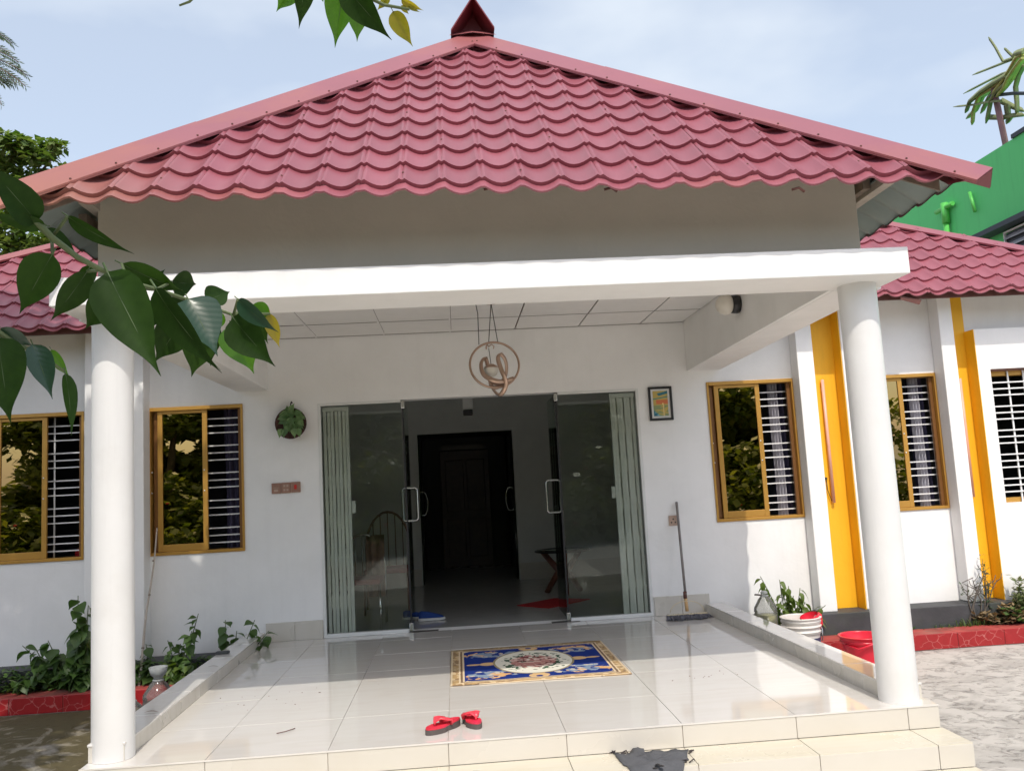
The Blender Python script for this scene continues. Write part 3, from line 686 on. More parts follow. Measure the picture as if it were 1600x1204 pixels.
def roof_face(parent, O, ax, up, rows, x_lo, x_hi, planes, phase=0.0, name='roof_tile', cull=None, maxn=999):
    """tiles on the plane through O; ax along the eave, up along the slope; planes in world tiles (point, outward normal)"""
    ax, up = Vector(ax).normalized(), Vector(up).normalized(); nn = ax.cross(up)
    Mx = Matrix((ax, up, nn)).transposed(); ro = rootorg(parent); cnt = 0
    k0, k1 = math.floor((x_lo-phase)/TW), math.ceil((x_hi-phase)/TW)
    for r in range(rows):
        for k in range(k0, k1):
            base = Vector(O) + ax*(k*TW+phase) + up*(r*TD)
            corners = [base, base+ax*TW, base+up*(TD+.03), base+ax*TW+up*(TD+.03)]
            out_ = False; cut = []
            for co, no in planes:
                ds = [(c-Vector(co)).dot(no) for c in corners]
                if min(ds) > 0: out_ = True; break
                if max(ds) > 0: cut.append((co, no))
            if out_ or (cull and cull(base)): continue
            me = tile_mesh
            if cut:
                inv = Mx.transposed()
                me = clip_mesh(tile_mesh, [((inv @ (Vector(co)-base))*S, inv @ Vector(no)) for co, no in cut])
                if me is None or len(me.polygons) < 2: continue
            jr = Matrix.Rotation(R.uniform(-.006, .006), 3, 'X') @ Matrix.Rotation(R.uniform(-.004, .004), 3, 'Y')
            gi = math.floor((k+1000)/5); gr = random.Random(gi*7+3)
            o = inst(name, me, parent, base+nn*(R.uniform(-.0015, .0015)+gr.uniform(-.004, .005))+up*gr.uniform(-.012, .012), Mx @ jr); cnt += 1
            if cnt >= maxn: return cnt
    return cnt

roof = MB()
TH0 = 0.7475; EY, EZ = -.535, 4.618
APEX = Vector((.633, 2.86, EZ+math.tan(TH0)*(2.86-EY)))
XR, XL = 4.75, -3.36
def fz(y): return EZ+math.tan(TH0)*(y-EY)
CRN, CLN = Vector((XR, EY-.02, EZ-.030)), Vector((XL, EY-.02, EZ-.035))
BACKY = 7.2
RIDGE_END = Vector((.62, BACKY, APEX.z))
# dark sarking under the tiles; also the main house roof behind, which nothing in front shows
def plane_pt(x, y): return EZ+math.tan(TH0)*(y-EY)
sark = MB()
sark.add([Vector((XL+.35, EY+.30, fz(EY+.30)-.03)), Vector((XR-.35, EY+.30, fz(EY+.30)-.03)), APEX-Vector((0, 0, .06))], [(0, 1, 2)])
roofp = sark.build('roof', M['rust'], house)
# the front roof leans a little to the right: the whole of it turns about its middle
_c = (Vector((.633, 0, 6.0))-Vector(HO))*S
roofp.matrix_local = Matrix.Translation(_c) @ Matrix.Rotation(.005, 4, 'Y') @ Matrix.Translation(-_c)
wroof = MB().add([(-4.5, WY+.3, 4.7), (6, WY+.3, 4.7), (6, 7.5, 6.4), (-4.5, 7.5, 6.4)], [(0, 1, 2, 3)]).build('roof', M['rust'], house, label='low red tiled roof of the wings behind the porch roof')
# hip planes for the front face (vertical planes through hip lines)
def vplane(p, q, inside):
    d = (q-p); n = Vector((d.y, -d.x, 0)).normalized()
    if (Vector(inside)-p).dot(n) > 0: n = -n
    return (p, n)
hipR, hipL = vplane(CRN-Vector((.05, 0, 0)), APEX-Vector((.03, 0, 0)), (.6, 0, 0)), vplane(CLN+Vector((.05, 0, 0)), APEX+Vector((.03, 0, 0)), (.6, 0, 0))
upF = (0, math.cos(TH0), math.sin(TH0))
nf = roof_face(roofp, (0.511-.334*12, EY, EZ-.012), (1, 0, 0), upF, 12, 0, 26*TW, [hipR, hipL], phase=-.334*2)
sm = MB()
nn_ = Vector((0, -math.sin(TH0), math.cos(TH0))); rs_ = random.Random(17)
for r_ in (0, 2, 4, 6, 8, 10):
    for k_ in range(-14, 14, 3):
        x_ = .511+(k_+(r_ % 4)/2)*TW+rs_.uniform(-.012, .012); s_ = (r_+.45)*TD
        P_ = Vector((x_, EY, EZ-.012))+Vector(upF)*s_
        if (P_-hipR[0]).dot(hipR[1]) < -.3 and (P_-hipL[0]).dot(hipL[1]) < -.3: sm.lathe([(.010, 0), (.008, .007), (.001, .009)], P_+nn_*(prof(((x_-.511)/TW) % 1)+LIP*.68), 6, axis=nn_)
sm.build('screw', M['rust'], roofp, kind='stuff')
# lower lip of the sheet at the eave
eave = MB()
lipxs = [CLN.x+.04+i*(CRN.x-CLN.x-.04)/220 for i in range(221)]
ph0 = 0.511
def wz(x): return prof(((x-ph0)/TW) % 1.0)
nrm = Vector((0, -math.sin(TH0), math.cos(TH0)))
def lp(x, s, h): return Vector((x, EY, EZ-.012)) + Vector(upF)*s + nrm*(wz(x)+h)
a_ = [lp(x, .01, 0) for x in lipxs]; b_ = [lp(x, -.10, -.004) for x in lipxs]; c__ = [lp(x, -.098, -.022) for x in lipxs]
n_ = len(lipxs)
eave.add(a_+b_, [(i, n_+i, n_+i+1, i+1) for i in range(n_-1)], 0, True); eave.add(b_+c__, [(i, n_+i, n_+i+1, i+1) for i in range(n_-1)], 0, True)
e2 = [lp(x, .01, -.015) for x in lipxs]; eave.add(c__+e2, [(i, n_+i, n_+i+1, i+1) for i in range(n_-1)], 1, True)
eave.build('eave_lip', [M['roof'], M['under']], roofp)
# side slopes as pressed sheets with a grey-green underside
def side_sheet(sign):
    X0 = XR if sign > 0 else XL
    ez = 4.57
    run = abs(X0-APEX.x); th = math.atan2(APEX.z-ez, run); L_ = run/math.cos(th)
    mb = MB(); nrow = 11; d = L_/nrow
    up = Vector((-sign*math.cos(th), 0, math.sin(th))); nn = Vector((sign*math.sin(th), 0, math.cos(th)))
    ys = [-.50+i*.03 for i in range(int((BACKY+.50)/.03))]
    def wv(y): return prof(((y)/TW) % 1.0)
    for r in range(nrow):
        rows = []
        for s_, lip in ((r*d, LIP), ((r+1)*d, 0)):
            hip_y = -.52+(APEX.y+.56)*(s_/L_)
            rows.append([Vector((X0, max(y, hip_y), ez)) + up*s_ + nn*(wv(max(y, hip_y))+lip) for y in ys])
        n = len(ys); f = [(i, i+1, n+i+1, n+i) for i in range(n-1)]
        if sign > 0: f = f
        else: f = [q[::-1] for q in f]
        mb.add(rows[0]+rows[1], f, 0, True)
        dn = [p - nn*.014 for p in rows[0]]; du = [p - nn*.014 for p in rows[1]]
        mb.add(dn+du, [q[::-1] for q in f], 1, True)
        rr = [p - nn*.045 for p in rows[0]]; mb.add(rows[0]+rr, [q[::-1] for q in f], 1 if r else 0, True)
    o = mb.build('side_sheet', [M['roof'], M['under']], roofp, kind='stuff')
side_sheet(1); side_sheet(-1)
# rafters, wall plates and soffit boards at the sides
for sgn, wx in ((1, 4.118), (-1, -2.94)):
    ex = XR if sgn > 0 else XL
    slope = (APEX.z-4.57)/abs(ex-APEX.x); zt = lambda x: 4.57+abs(ex-x)*slope
    for xa, w, dz, hh, mt in ((ex-sgn*.40, .10, .055, .075, 'board'), (wx+sgn*.13, .07, .06, .12, 'wood_old'), (wx+sgn*.04, .08, .04, .03, 'board')):
        mb = MB(); xl, xh = sorted((xa-w/2, xa+w/2)); z1 = zt(xa)-dz-.02; mb.box(xl, (-.02 if w > .09 else .21) if mt == 'board' else .21, z1-hh, xh, 6, z1); mb.build('rafter', M[mt], roofp)
    corner = CRN if sgn > 0 else CLN
    for t0, t1 in ((0, 1),):
        d = (APEX-corner).normalized(); p0 = corner+d*.25-Vector((0, 0, .05)); p1 = APEX-Vector((0, 0, .05)); sd = Vector((d.y, -d.x, 0)).normalized()*.025
        mb = MB(); dn = Vector((0, 0, -.16)); mb.hexa([p0-sd+dn, p0+sd+dn, p1+sd+dn, p1-sd+dn, p0-sd, p0+sd, p1+sd, p1-sd]); mb.build('light_block_board', M['wood_old'], roofp)  # unseen board added under the hip to block light leaking between the slopes
# hip caps, in two overlapping lengths each with screws
def cap(p, q, inside_front, side_n, n_pieces, name='hip_cap', w1=.36, w2=.28):
    d = (q-p).normalized(); L_ = (q-p).length
    nF = Vector((0, -math.sin(TH0), math.cos(TH0)))
    fF = nF.cross(d).normalized()
    if fF.y > 0 or fF.z > 0: fF = -fF
    if (fF.z > 0): fF = -fF
    nS = Vector(side_n).normalized(); fS = nS.cross(d).normalized()
    if fS.z > 0: fS = -fS
    for k in range(n_pieces):
        a = k/n_pieces*L_ - (.03 if k else 0); b = (k+1)/n_pieces*L_
        off = nF*.5+nS*.5; off = off.normalized()*(.124-.004*k); fw = fF*w1 - nF*.004
        mb = MB(); P = p+d*a+off; Q = p+d*b+off
        v = [P, Q, Q+fw, P+fw, P+fS*w2, Q+fS*w2]
        dn = -off.normalized()*.012
        mb.add(v, [(0, 1, 2, 3), (1, 0, 4, 5)], 0)
        mb.add([w+dn for w in v], [(3, 2, 1, 0), (5, 4, 0, 1)], 0)
        # turned-down front lip
        mb.add([P+fw, Q+fw, Q+fw*1.02-nF*.028, P+fw*1.02-nF*.028], [(0, 1, 2, 3)], 0)
        
        c_ = mb.build(name, M['roofcap'], roofp)
        sm = MB(); t = .2
        while t < b-a-.05:
            c0 = P+d*t+fw*.90+nF*.003
            sm.lathe([(.011, 0), (.009, .008), (0.001, .010)], c0, 6, axis=nF)
            t += .42
        sm.build('screw', M['rust'], roofp, kind='stuff')
run = XR-APEX.x; thS = math.atan2(APEX.z-EZ, run)
tipR = CRN+(CRN-APEX).normalized()*.17; tipL = CLN+(CLN-APEX).normalized()*.17
cap(tipR, APEX, None, (math.sin(thS), 0, math.cos(thS)), 3); cap(tipL, APEX, None, (-math.sin(thS), 0, math.cos(thS)), 3)
# closing pieces under the cap ends
for tip, sgn in ((tipR, 1), (tipL, -1)):
    mb = MB(); P = tip+Vector((0, 0, .08)); mb.add([P+Vector((0, 0, -.02)), P+Vector((-sgn*.34, .0, -.10)), P+Vector((-sgn*.38, .16, .04)), P+Vector((-sgn*.05, .10, .0))], [(0, 1, 2, 3)]); mb.build('cap_end', M['roofcap'], roofp)
# ridge cover with an open end over the apex
A = APEX+Vector((0, -.22, .03))
mb = MB()
def rv(y, dz=0): return [Vector((A.x-.275, y, A.z+.02+dz)), Vector((A.x+.02, y, A.z+.475+dz)), Vector((A.x+.275, y, A.z+.045+dz))]
f0, f1 = rv(A.y), rv(BACKY)
mb.add(f0+f1, [(0, 1, 4, 3), (1, 2, 5, 4)]); i0 = [v+Vector((0, .004, -.025)) for v in f0]; i1 = [v+Vector((0, 0, -.025)) for v in f1]
mb.add(i0+i1, [(3, 4, 1, 0), (4, 5, 2, 1)]); mb.add([f1[0], f1[1], f1[2]], [(0, 1, 2)])
mb.add([f0[0], f0[1], i0[1], i0[0]], [(0, 1, 2, 3)]); mb.add([f0[1], f0[2], i0[2], i0[1]], [(0, 1, 2, 3)])
mb.build('ridge_cap', M['maroon'], roofp)
mb = MB(); mb.add([A+Vector((-.262, .42, .0)), A+Vector((.262, .42, .02)), A+Vector((.02, .42, .45))], [(0, 1, 2)]); mb.build('ridge_stop', M['maroon'], roofp)
# flat saddle piece under the ridge end
mb = MB(); nF = Vector((0, -math.sin(TH0), math.cos(TH0)))
s0 = APEX+nF*.125
mb.add([s0+Vector((-.30, -.09, -.10)), s0+Vector((0, -.16, -.10)), s0+Vector((.30, -.09, -.10)), s0+Vector((.26, .12, .05)), s0+Vector((0, .16, .1)), s0+Vector((-.26, .12, .05))], [(0, 1, 4, 5), (1, 2, 3, 4)]); mb.build('saddle_flashing', M['roofcap'], roofp)

# main house roof behind, tiled where it shows
WE_Y, WE_Z = 4.80, 4.645
tw = math.atan(.80)
upW = (0, math.cos(tw), math.sin(tw))
def wing(sgn):
    corner = Vector((.6+sgn*11.1, WE_Y, WE_Z)); top = Vector((.6+sgn*5.9, 7.86, WE_Z+.8*3.06))
    hp = vplane(corner, top, (.6, 6, 0))
    O = Vector((0, WE_Y, WE_Z))
    lo, hi = (4.30, 10.8) if sgn > 0 else (-8.2, -3.1)
    inner = (Vector((lo if sgn > 0 else hi, 0, 0)), Vector((-sgn, 0, 0)))
    nr = roof_face(wroof, O, (1, 0, 0), upW, 10, lo, hi, [hp, inner], phase=.1,
                   cull=lambda b: (b.x > 10.3 or b.x < -7.8))
    # cap on the hip
    d = (top-corner).normalized(); nW = Vector((0, -math.sin(tw), math.cos(tw))); fF = nW.cross(d)
    if fF.z > 0: fF = -fF
    fF.normalize(); off = Vector((0, -.3, 1)).normalized()*.10
    mb = MB(); P, Q = corner+off, top+off; bk = Vector((sgn*.10, .22, -.12))
    mb.add([P, Q, Q+fF*.22, P+fF*.22, P+bk, Q+bk], [(0, 1, 2, 3), (1, 0, 4, 5)]); mb.add([P+fF*.22, Q+fF*.22, Q+fF*.22-nW*.03, P+fF*.22-nW*.03], [(0, 1, 2, 3)])
    mb.build('hip_cap', M['roofcap'], wroof)
    # eave lip, dark fascia board and its broken end
    xs = [(lo if sgn > 0 else corner.x+.1)+i*.025 for i in range(int((corner.x-.1-lo)/.025) if sgn > 0 else int((hi-corner.x-.1)/.025))]
    mb = MB(); n = len(xs); wzz = lambda x: prof(((x-.1)/TW) % 1)
    p_ = lambda x, s, h: O + Vector((x, 0, 0)) + Vector(upW)*s + nW*(wzz(x)+h)
    a = [p_(x, .01, 0) for x in xs]; b2 = [p_(x, -.06, -.004) for x in xs]; c2 = [p_(x, -.058, -.02) for x in xs]
    mb.add(a+b2, [(i, n+i, n+i+1, i+1) for i in range(n-1)], 0, True); mb.add(b2+c2, [(i, n+i, n+i+1, i+1) for i in range(n-1)], 0, True); mb.build('eave_lip', M['roof'], wroof)
    x0, x1 = sorted((lo-.1*sgn if sgn > 0 else hi, corner.x-.2*sgn))
    mb = MB(); mb.box(x0, WE_Y+.05, WE_Z-.07, x1, WE_Y+.10, WE_Z+.02); mb.build('fascia_board', M['rust'], wroof)
    mb = MB(); mb.add([(x0, WE_Y+.10, WE_Z+.0), (x1, WE_Y+.10, WE_Z+.0), (x1, WY-.01, WE_Z+.06), (x0, WY-.01, WE_Z+.06)], [(0, 1, 2, 3)]); mb.build('soffit', M['board'], wroof)
    # plain remainder
    mb = MB(); e = Vector((0, 0, -.03)); ti = Vector((.6, 7.86, top.z))
    mb.add([Vector((.6+sgn*1.2, WE_Y+.06, WE_Z-.02)), corner+Vector((-.1*sgn, .06, -.02)), top+e, ti+e], [(0, 1, 2, 3)] if sgn > 0 else [(3, 2, 1, 0)])
    bc = Vector((corner.x, 17.0, WE_Z)); tb = Vector((top.x, 14.0, top.z))
    mb.add([corner, bc, tb, top], [(0, 1, 2, 3)]); mb.add([bc, Vector((.6, 17.0, WE_Z)), Vector((.6, 14.0, top.z)), tb], [(0, 1, 2, 3)]); mb.add([top, tb, Vector((.6, 14.0, top.z)), Vector((.6, 7.86, top.z))], [(0, 1, 2, 3)])
    mb.build('rear_sheet', M['roof'], wroof)
wing(1); wing(-1)
mb = MB(); mb.hexa([(7.02, WE_Y-.03, WE_Z-.09), (7.30, WE_Y-.0, WE_Z-.17), (7.33, WE_Y+.01, WE_Z-.17), (7.05, WE_Y, WE_Z-.09), (7.02, WE_Y-.03, WE_Z-.03), (7.36, WE_Y-.0, WE_Z-.10), (7.37, WE_Y+.01, WE_Z-.10), (7.05, WE_Y, WE_Z-.03)]); mb.build('broken_board', M['rust'], wroof)
for px in (955, 1248, 767):
    q = at(px, 296, EY-.03); mb = MB(); mb.tube([q+Vector((-.06, 0, .0)), q+Vector((.0, -.01, .012)), q+Vector((.05, .0, -.02))], .012, 5); mb.build('torn_scrap', M['rust'], wroof)

# ---- windows
def window(w, open_right=True, y=WY, curtain=True):
    x0, x1, z0, z1 = w; W_ = x1-x0; H = z1-z0; t = .032
    mb = MB(); yf, yb = y-.022, y+.20
    for (a, b_, c, d) in ((x0, x0+t, z0, z1), (x1-t, x1, z0, z1), (x0+t, x1-t, z0, z0+.045), (x0+t, x1-t, z1-.055, z1)):
        mb.box(a, yf, c, b_, yb, d)
    win = mb.build('window', M['gold'], house, bevel=.004)
    def sash(xa, xb, yy, mat, rail=.085):
        mb = MB(); s = .072
        mb.box(xa, yy, z0+.047, xa+s, yy+.04, z1-.057); mb.box(xb-s, yy, z0+.047, xb, yy+.04, z1-.057); mb.box(xa+s, yy, z0+.047, xb-s, yy+.04, z0+.047+rail+.02); mb.box(xa+s, yy, z1-.057-.045, xb-s, yy+.04, z1-.057)
        mb.build('sash', mat, win, bevel=.004)
        mb = MB(); mb.box(xa+s, yy+.016, z0+.047+rail+.02, xb-s, yy+.024, z1-.057-.045); mb.build('pane', M['brownglass'], win)
    sash(x0+.088*W_, x0+.612*W_, y+.02, M['gold'])
    sash(x0+.035*W_, x0+.555*W_, y+.075, M['golddark'])
    # mesh track at the far jamb
    mb = MB(); mb.box(x1-t-.055, y+.05, z0+.047, x1-t-.001, y+.10, z1-.057); mb.build('track', M['golddark'], win)
    zs_ = []
    for g5 in range(5):
        base = z1-.055-(H-.1)*(.065+g5*.197)
        zs_ += [base, base-.108, base-.216]
    bar = MB().box(0, -.009, -.009, W_*.935-t, .009, .009).mesh('bar', [M['whitebar']])
    for z in zs_: inst('bar', bar, win, (x0+.05*W_, y+.165, z))
    vb = MB().tube([(0, 0, z0+.02), (0, 0, z1-.03)], .013, 8).mesh('upright_bar', [M['whitebar']])
    if w is WINS[3]: inst('upright_bar', vb, win, (x0+.64*W_, y+.180, 0))
    sm = MB()
    for fx, zz in ((.578, .42), (.578, .56), (.03, .42), (.03, .56)):
        sm.lathe([(.012, 0), (.006, .012), (.001, .014)], (x0+fx*W_, y+.018, z0+H*zz), 8, axis=(0, -1, 0))
    sm.build('screw', M['whitebar'], win, kind='stuff')
    return win
for w in WINS: window(w)
mb = MB(); x0, x1, z0, z1 = WIN5
for (a, b_, c, d) in ((x0, x0+.03, z0, z1), (x1-.03, x1, z0, z1), (x0+.03, x1-.03, z0, z0+.075), (x0+.03, x1-.03, z1-.10, z1)): mb.box(a, BY+.16, c, b_, BY+.30, d)
w5 = mb.build('window', M['gold'], house, bevel=.004, label='window with a white grid grille in the projecting wall')
mb = MB(); mb.box(x0, BY+.05, z1-.03, x1, BY+.158, z1-.002); mb.build('lintel_board', M['teak'], w5)
bar = MB().box(0, -.010, -.010, x1-x0, .010, .010).mesh('bar', [M['whitebar']])
H = z1-z0
for g5 in range(5):
    for q in range(3): inst('bar', bar, w5, (x0, BY+.12, z1-.21-H*(g5*.181+q*.048)))
vb = MB().box(-.012, -.008, z0, .012, .008, z1).mesh('upright_bar', [M['whitebar']])
for fx in (.21, .36, .62, .80): inst('upright_bar', vb, w5, (x0+fx*(x1-x0), BY+.143, 0))
mb = MB(); mb.box(x0+.62*(x1-x0), BY+.24, z0+.075, x1-.03, BY+.25, z1-.10); mb.build('pane', M['brownglass'], w5)

# ---- glass doors
dx0, dx1, dz1 = DOOR[0], DOOR[1], DOOR[3]
DL, DR = -.60, 1.765
for a, b_, xj in ((dx0+.045, DL-.03, dx0), (DR+.03, dx1-.045, dx1-.045)):
    mb = MB(); mb.box(xj, WY-.012, .001, xj+.045, WY+.10, dz1); mb.box(a, WY-.012, dz1-.04, b_, WY+.10, dz1); mb.box(a, WY-.012, .001, b_, WY+.10, .055)
    door = mb.build('door_frame', M['alu'], house, bevel=.004)
    mb = MB(); mb.box(a, WY+.035, .056, b_, WY+.055, dz1-.041); mb.build('side_glass', M['clearglass'], door)
def leaf(x, sgn):
    mb = MB(); mb.box(x-.009, WY+.06, .03, x+.009, WY+1.20, dz1-.03); lf = mb.build('glass_leaf', M['edgeglass'], house)
    mb = MB(); mb.box(x-.013, WY+.052, .03, x+.013, WY+.062, dz1-.03); mb.build('dark_edge', M['black'], lf)
    for z0, z1 in ((.012, .13), (dz1-.13, dz1-.012)):
        mb = MB(); mb.box(x-.028, WY+.03, z0, x+.028, WY+.17, z1); mb.build('patch_fitting', M['steel'], lf, bevel=.006)
    yh = WY+1.02; pts = []
    zc, hh, hw, rr = 1.865, .265, .118, .05
    for k in range(32):
        an = 2*math.pi*k/32; cx_, cz_ = math.cos(an), math.sin(an)
        px = max(-hw+rr, min(hw-rr, cx_*9)); pz = max(-hh+rr, min(hh-rr, cz_*9*1.0))
        px = (hw-rr)*(1 if cx_ > 0 else -1) ; pz = (hh-rr)*(1 if cz_ > 0 else -1)
        pts.append((x+px+rr*cx_, yh, zc+pz+rr*cz_))
    mb = MB(); mb.tube(pts, .022, 8, closed=True); mb.build('handle', M['steel'], lf)
leaf(DL, -1); leaf(DR, 1)
for a, b_ in ((-.64, -.20), (1.50, 1.93)):
    mb = MB(); mb.box(a, WY-.02, .0005, b_, WY+.075, .010); mb.build('floor_spring', M['darksteel'], door, bevel=.003)
# folding steel gates, drawn aside behind the side glass
def gate(x0, x1, lab):
    y = WY+.105
    mb = MB(); mb.box(x0, y-.02, 3.36, x1, y+.06, 3.42); mb.box(x0, y-.02, .0, x1, y+.06, .02)
    gt = mb.build('folding_gate', M['gatepaint'], house, label=lab)
    n = 7; st = (x1-x0)/n
    for k in range(n):
        xx = x0+(k+.5)*st; mb = MB(); w = st*.40; yy = y+(.05 if k % 2 else 0)-.0
        mb.box(xx-w, yy, .021, xx+w, yy+.012, 3.359); mb.box(xx-w, yy+.012, .021, xx-w+.012, yy+.06, 3.359); mb.box(xx+w-.012, yy+.012, .021, xx+w, yy+.06, 3.359)
        mb.build('gate_slat', M['gatepaint'], gt, bevel=.003)
    mb = MB()
    for z in (.35, .95, 1.55, 2.15, 2.75):
        for k in range(n-1):
            xx = x0+(k+.5)*st; mb.hexa([(xx-.01, y+.062, z), (xx+.02, y+.062, z), (xx+.02, y+.07, z), (xx-.01, y+.07, z), (xx+st-.02, y+.062, z+.30), (xx+st+.01, y+.062, z+.30), (xx+st+.01, y+.07, z+.30), (xx+st-.02, y+.07, z+.30)])
    mb.build('lattice_flat', M['gatepaint'], gt, kind='stuff')
    mb = MB(); xx = x1+.03 if x0 < 0 else x0-.03; mb.box(xx-.03, y-.01, 1.80, xx+.03, y+.03, 1.98); mb.build('gate_latch', M['gatepaint'], gt)
gate(-1.83, -1.43, 'pale green folding gate drawn to the left jamb'); gate(2.62, 3.01, 'pale green folding gate drawn to the right jamb')

# ---- rooms behind the glass
RY = 11.5
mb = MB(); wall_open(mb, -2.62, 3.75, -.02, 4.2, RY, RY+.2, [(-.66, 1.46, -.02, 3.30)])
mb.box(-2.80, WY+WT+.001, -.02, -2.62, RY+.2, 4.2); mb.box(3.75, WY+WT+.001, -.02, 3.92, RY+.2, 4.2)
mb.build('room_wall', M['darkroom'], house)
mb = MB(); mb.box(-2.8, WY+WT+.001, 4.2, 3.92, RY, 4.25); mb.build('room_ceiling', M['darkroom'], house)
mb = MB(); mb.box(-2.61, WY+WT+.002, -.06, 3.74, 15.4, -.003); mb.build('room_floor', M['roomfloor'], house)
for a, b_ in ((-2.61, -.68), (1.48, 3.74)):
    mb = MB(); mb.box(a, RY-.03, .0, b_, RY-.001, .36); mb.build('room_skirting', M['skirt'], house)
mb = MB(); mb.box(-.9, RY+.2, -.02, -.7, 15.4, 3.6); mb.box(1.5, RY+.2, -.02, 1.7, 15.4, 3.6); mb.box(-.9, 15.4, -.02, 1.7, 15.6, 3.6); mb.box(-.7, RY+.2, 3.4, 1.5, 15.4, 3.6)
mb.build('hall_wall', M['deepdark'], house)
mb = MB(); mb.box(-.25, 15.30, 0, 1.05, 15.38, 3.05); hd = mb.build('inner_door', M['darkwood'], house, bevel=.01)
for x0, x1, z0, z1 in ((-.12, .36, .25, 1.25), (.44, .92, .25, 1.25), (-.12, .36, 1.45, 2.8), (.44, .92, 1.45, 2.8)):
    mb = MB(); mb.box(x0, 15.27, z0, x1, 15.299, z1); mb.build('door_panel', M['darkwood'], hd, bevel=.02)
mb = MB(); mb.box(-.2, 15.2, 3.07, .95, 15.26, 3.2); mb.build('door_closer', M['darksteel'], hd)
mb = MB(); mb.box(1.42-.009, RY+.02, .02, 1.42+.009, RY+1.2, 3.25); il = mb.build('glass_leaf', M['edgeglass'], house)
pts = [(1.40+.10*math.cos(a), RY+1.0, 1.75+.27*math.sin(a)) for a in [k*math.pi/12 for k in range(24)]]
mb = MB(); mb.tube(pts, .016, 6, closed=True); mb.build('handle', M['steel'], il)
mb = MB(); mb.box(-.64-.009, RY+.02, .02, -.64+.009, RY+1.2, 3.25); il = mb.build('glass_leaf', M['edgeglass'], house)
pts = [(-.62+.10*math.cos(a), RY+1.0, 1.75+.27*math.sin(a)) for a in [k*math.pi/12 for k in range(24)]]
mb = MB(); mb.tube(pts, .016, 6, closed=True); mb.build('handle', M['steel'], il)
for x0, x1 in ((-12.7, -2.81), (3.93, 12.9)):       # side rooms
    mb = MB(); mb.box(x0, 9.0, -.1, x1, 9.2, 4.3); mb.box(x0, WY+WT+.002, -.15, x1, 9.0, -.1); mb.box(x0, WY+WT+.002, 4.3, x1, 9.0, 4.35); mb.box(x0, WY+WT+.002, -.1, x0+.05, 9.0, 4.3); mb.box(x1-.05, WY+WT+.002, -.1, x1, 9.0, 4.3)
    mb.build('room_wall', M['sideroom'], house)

# ---------------------------------------------------------------- curtains behind the barred openings
def curtain(x0, x1, z0, z1, mat, label, y=WY+.34):
    mb = MB(); mb.grid(lambda a, b_: (x0+(x1-x0)*a+.01*math.sin(b_*5), y+.045*math.sin(a*2*math.pi*3.2+.4*math.sin(b_*4)), z0+(z1-z0)*b_), 48, 10)
    o = mb.build('curtain', mat, org=(x0, y, z1)); tag(o, label, 'curtain', 'window curtains'); return o
for (w, lab, pm_) in ((WINS[0], 'violet curtain in the barred window beside the wall planter', 'curtain_dark'), (WINS[1], 'pale and violet curtain in the barred window beside the picture', 'curtain_pale'), (WINS[2], 'pale and violet curtain in the barred window just right of the column', 'curtain_pale')):
    W_ = w[1]-w[0]
    curtain(w[0]+W_*(.74 if pm_ == 'curtain_dark' else .78), w[0]+W_*(.985), w[2]-.1, w[3]+.1, M['curtain_dark'], lab.replace('pale and violet', 'dark violet').replace('violet curtain in the barred window beside the wall', 'dark violet curtain in the barred window beside the wall'))
    if pm_ == 'curtain_pale':
        curtain(w[0]+W_*.77, w[0]+W_*.885, w[2]-.1, w[3]-.0, M['curtain_pale'], lab.replace('pale and violet', 'pale lilac'), y=WY+.24)
q = Vector((-5.7, WY+.5, 1.36)); mb = MB(); mb.box(q.x, q.y, 1.2, q.x+.5, q.y+.4, 1.50); tag(mb.build('cushion', M['mat_red'], org=(q.x+.25, q.y+.2, 1.2), bevel=.08), 'red cushion inside the leftmost barred window', 'cushion')

# ---------------------------------------------------------------- things inside the front room
def archchair(base, w, h, mat, lab, cloth=None, face=0):
    b = Vector(base); t = thing('chair', lab, 'chair', b)
    back = [b+Vector((-w/2, .0, 0))] + [b+Vector((w/2*math.cos(a), .0+.02, h*.62+h*.38*math.sin(a))) for a in [math.pi-k*math.pi/14 for k in range(15)]] + [b+Vector((w/2, .0, 0))]
    mb = MB(); mb.tube(back, .022, 8); mb.build('backrest', mat, t)
    mb = MB()
    for k in range(1, 6):
        x = -w/2+w*k/6; zt = h*.62+h*.38*math.sqrt(max(0, 1-(2*x/w)**2))
        mb.tube([b+Vector((x, .01, .72)), b+Vector((x, .02, zt-.01))], .010, 6)
    mb.build('spindle', mat, t, kind='stuff')
    mb = MB(); mb.box(b.x-w/2+.02, b.y-.72, .68, b.x+w/2-.02, b.y+.0, .76); mb.build('seat', M['cloth_red'], t, bevel=.02)
    for sx in (-1, 1):
        mb = MB(); mb.tube([b+Vector((sx*(w/2-.04), -.66, .69)), b+Vector((sx*(w/2-.02), -.74, 0))], .022, 8); mb.build('leg', mat, t)
    if cloth:
        mb = MB(); x0 = b.x+w*.10
        mb.grid(lambda a, c: (x0+(w*.40)*a, b.y-.05+.03*math.sin(a*14)+(-.05 if c < .5 else .06), .42+abs(c-.5)*-1.0*0+ (h*.97-.40)*(1-abs(2*c-1))*1.0), 14, 12); mb.build('draped_cloth', cloth, t)
    return t
archchair((-1.42, 6.75, 0), .72, 1.42, M['chrome'], 'metal chair with a brown cloth over its arched back, behind the left glass', M['cloth_brown'])
archchair((-1.12, 8.3, 0), .80, 1.72, M['brownrod'], 'dark arch-backed chair farther inside, behind the draped chair')
t = thing('table', 'glass topped table on crossed reddish wood legs inside the right door', 'table', (2.1, 8.9, 0))
tcx, tcy, tz = 2.12, 8.9, .78
mb = MB(); mb.lathe([(.001, 0), (.52, 0), (.52, .025), (.001, .025)], (tcx, tcy, tz), 32); mb.build('tabletop', M['edgeglass'], t)
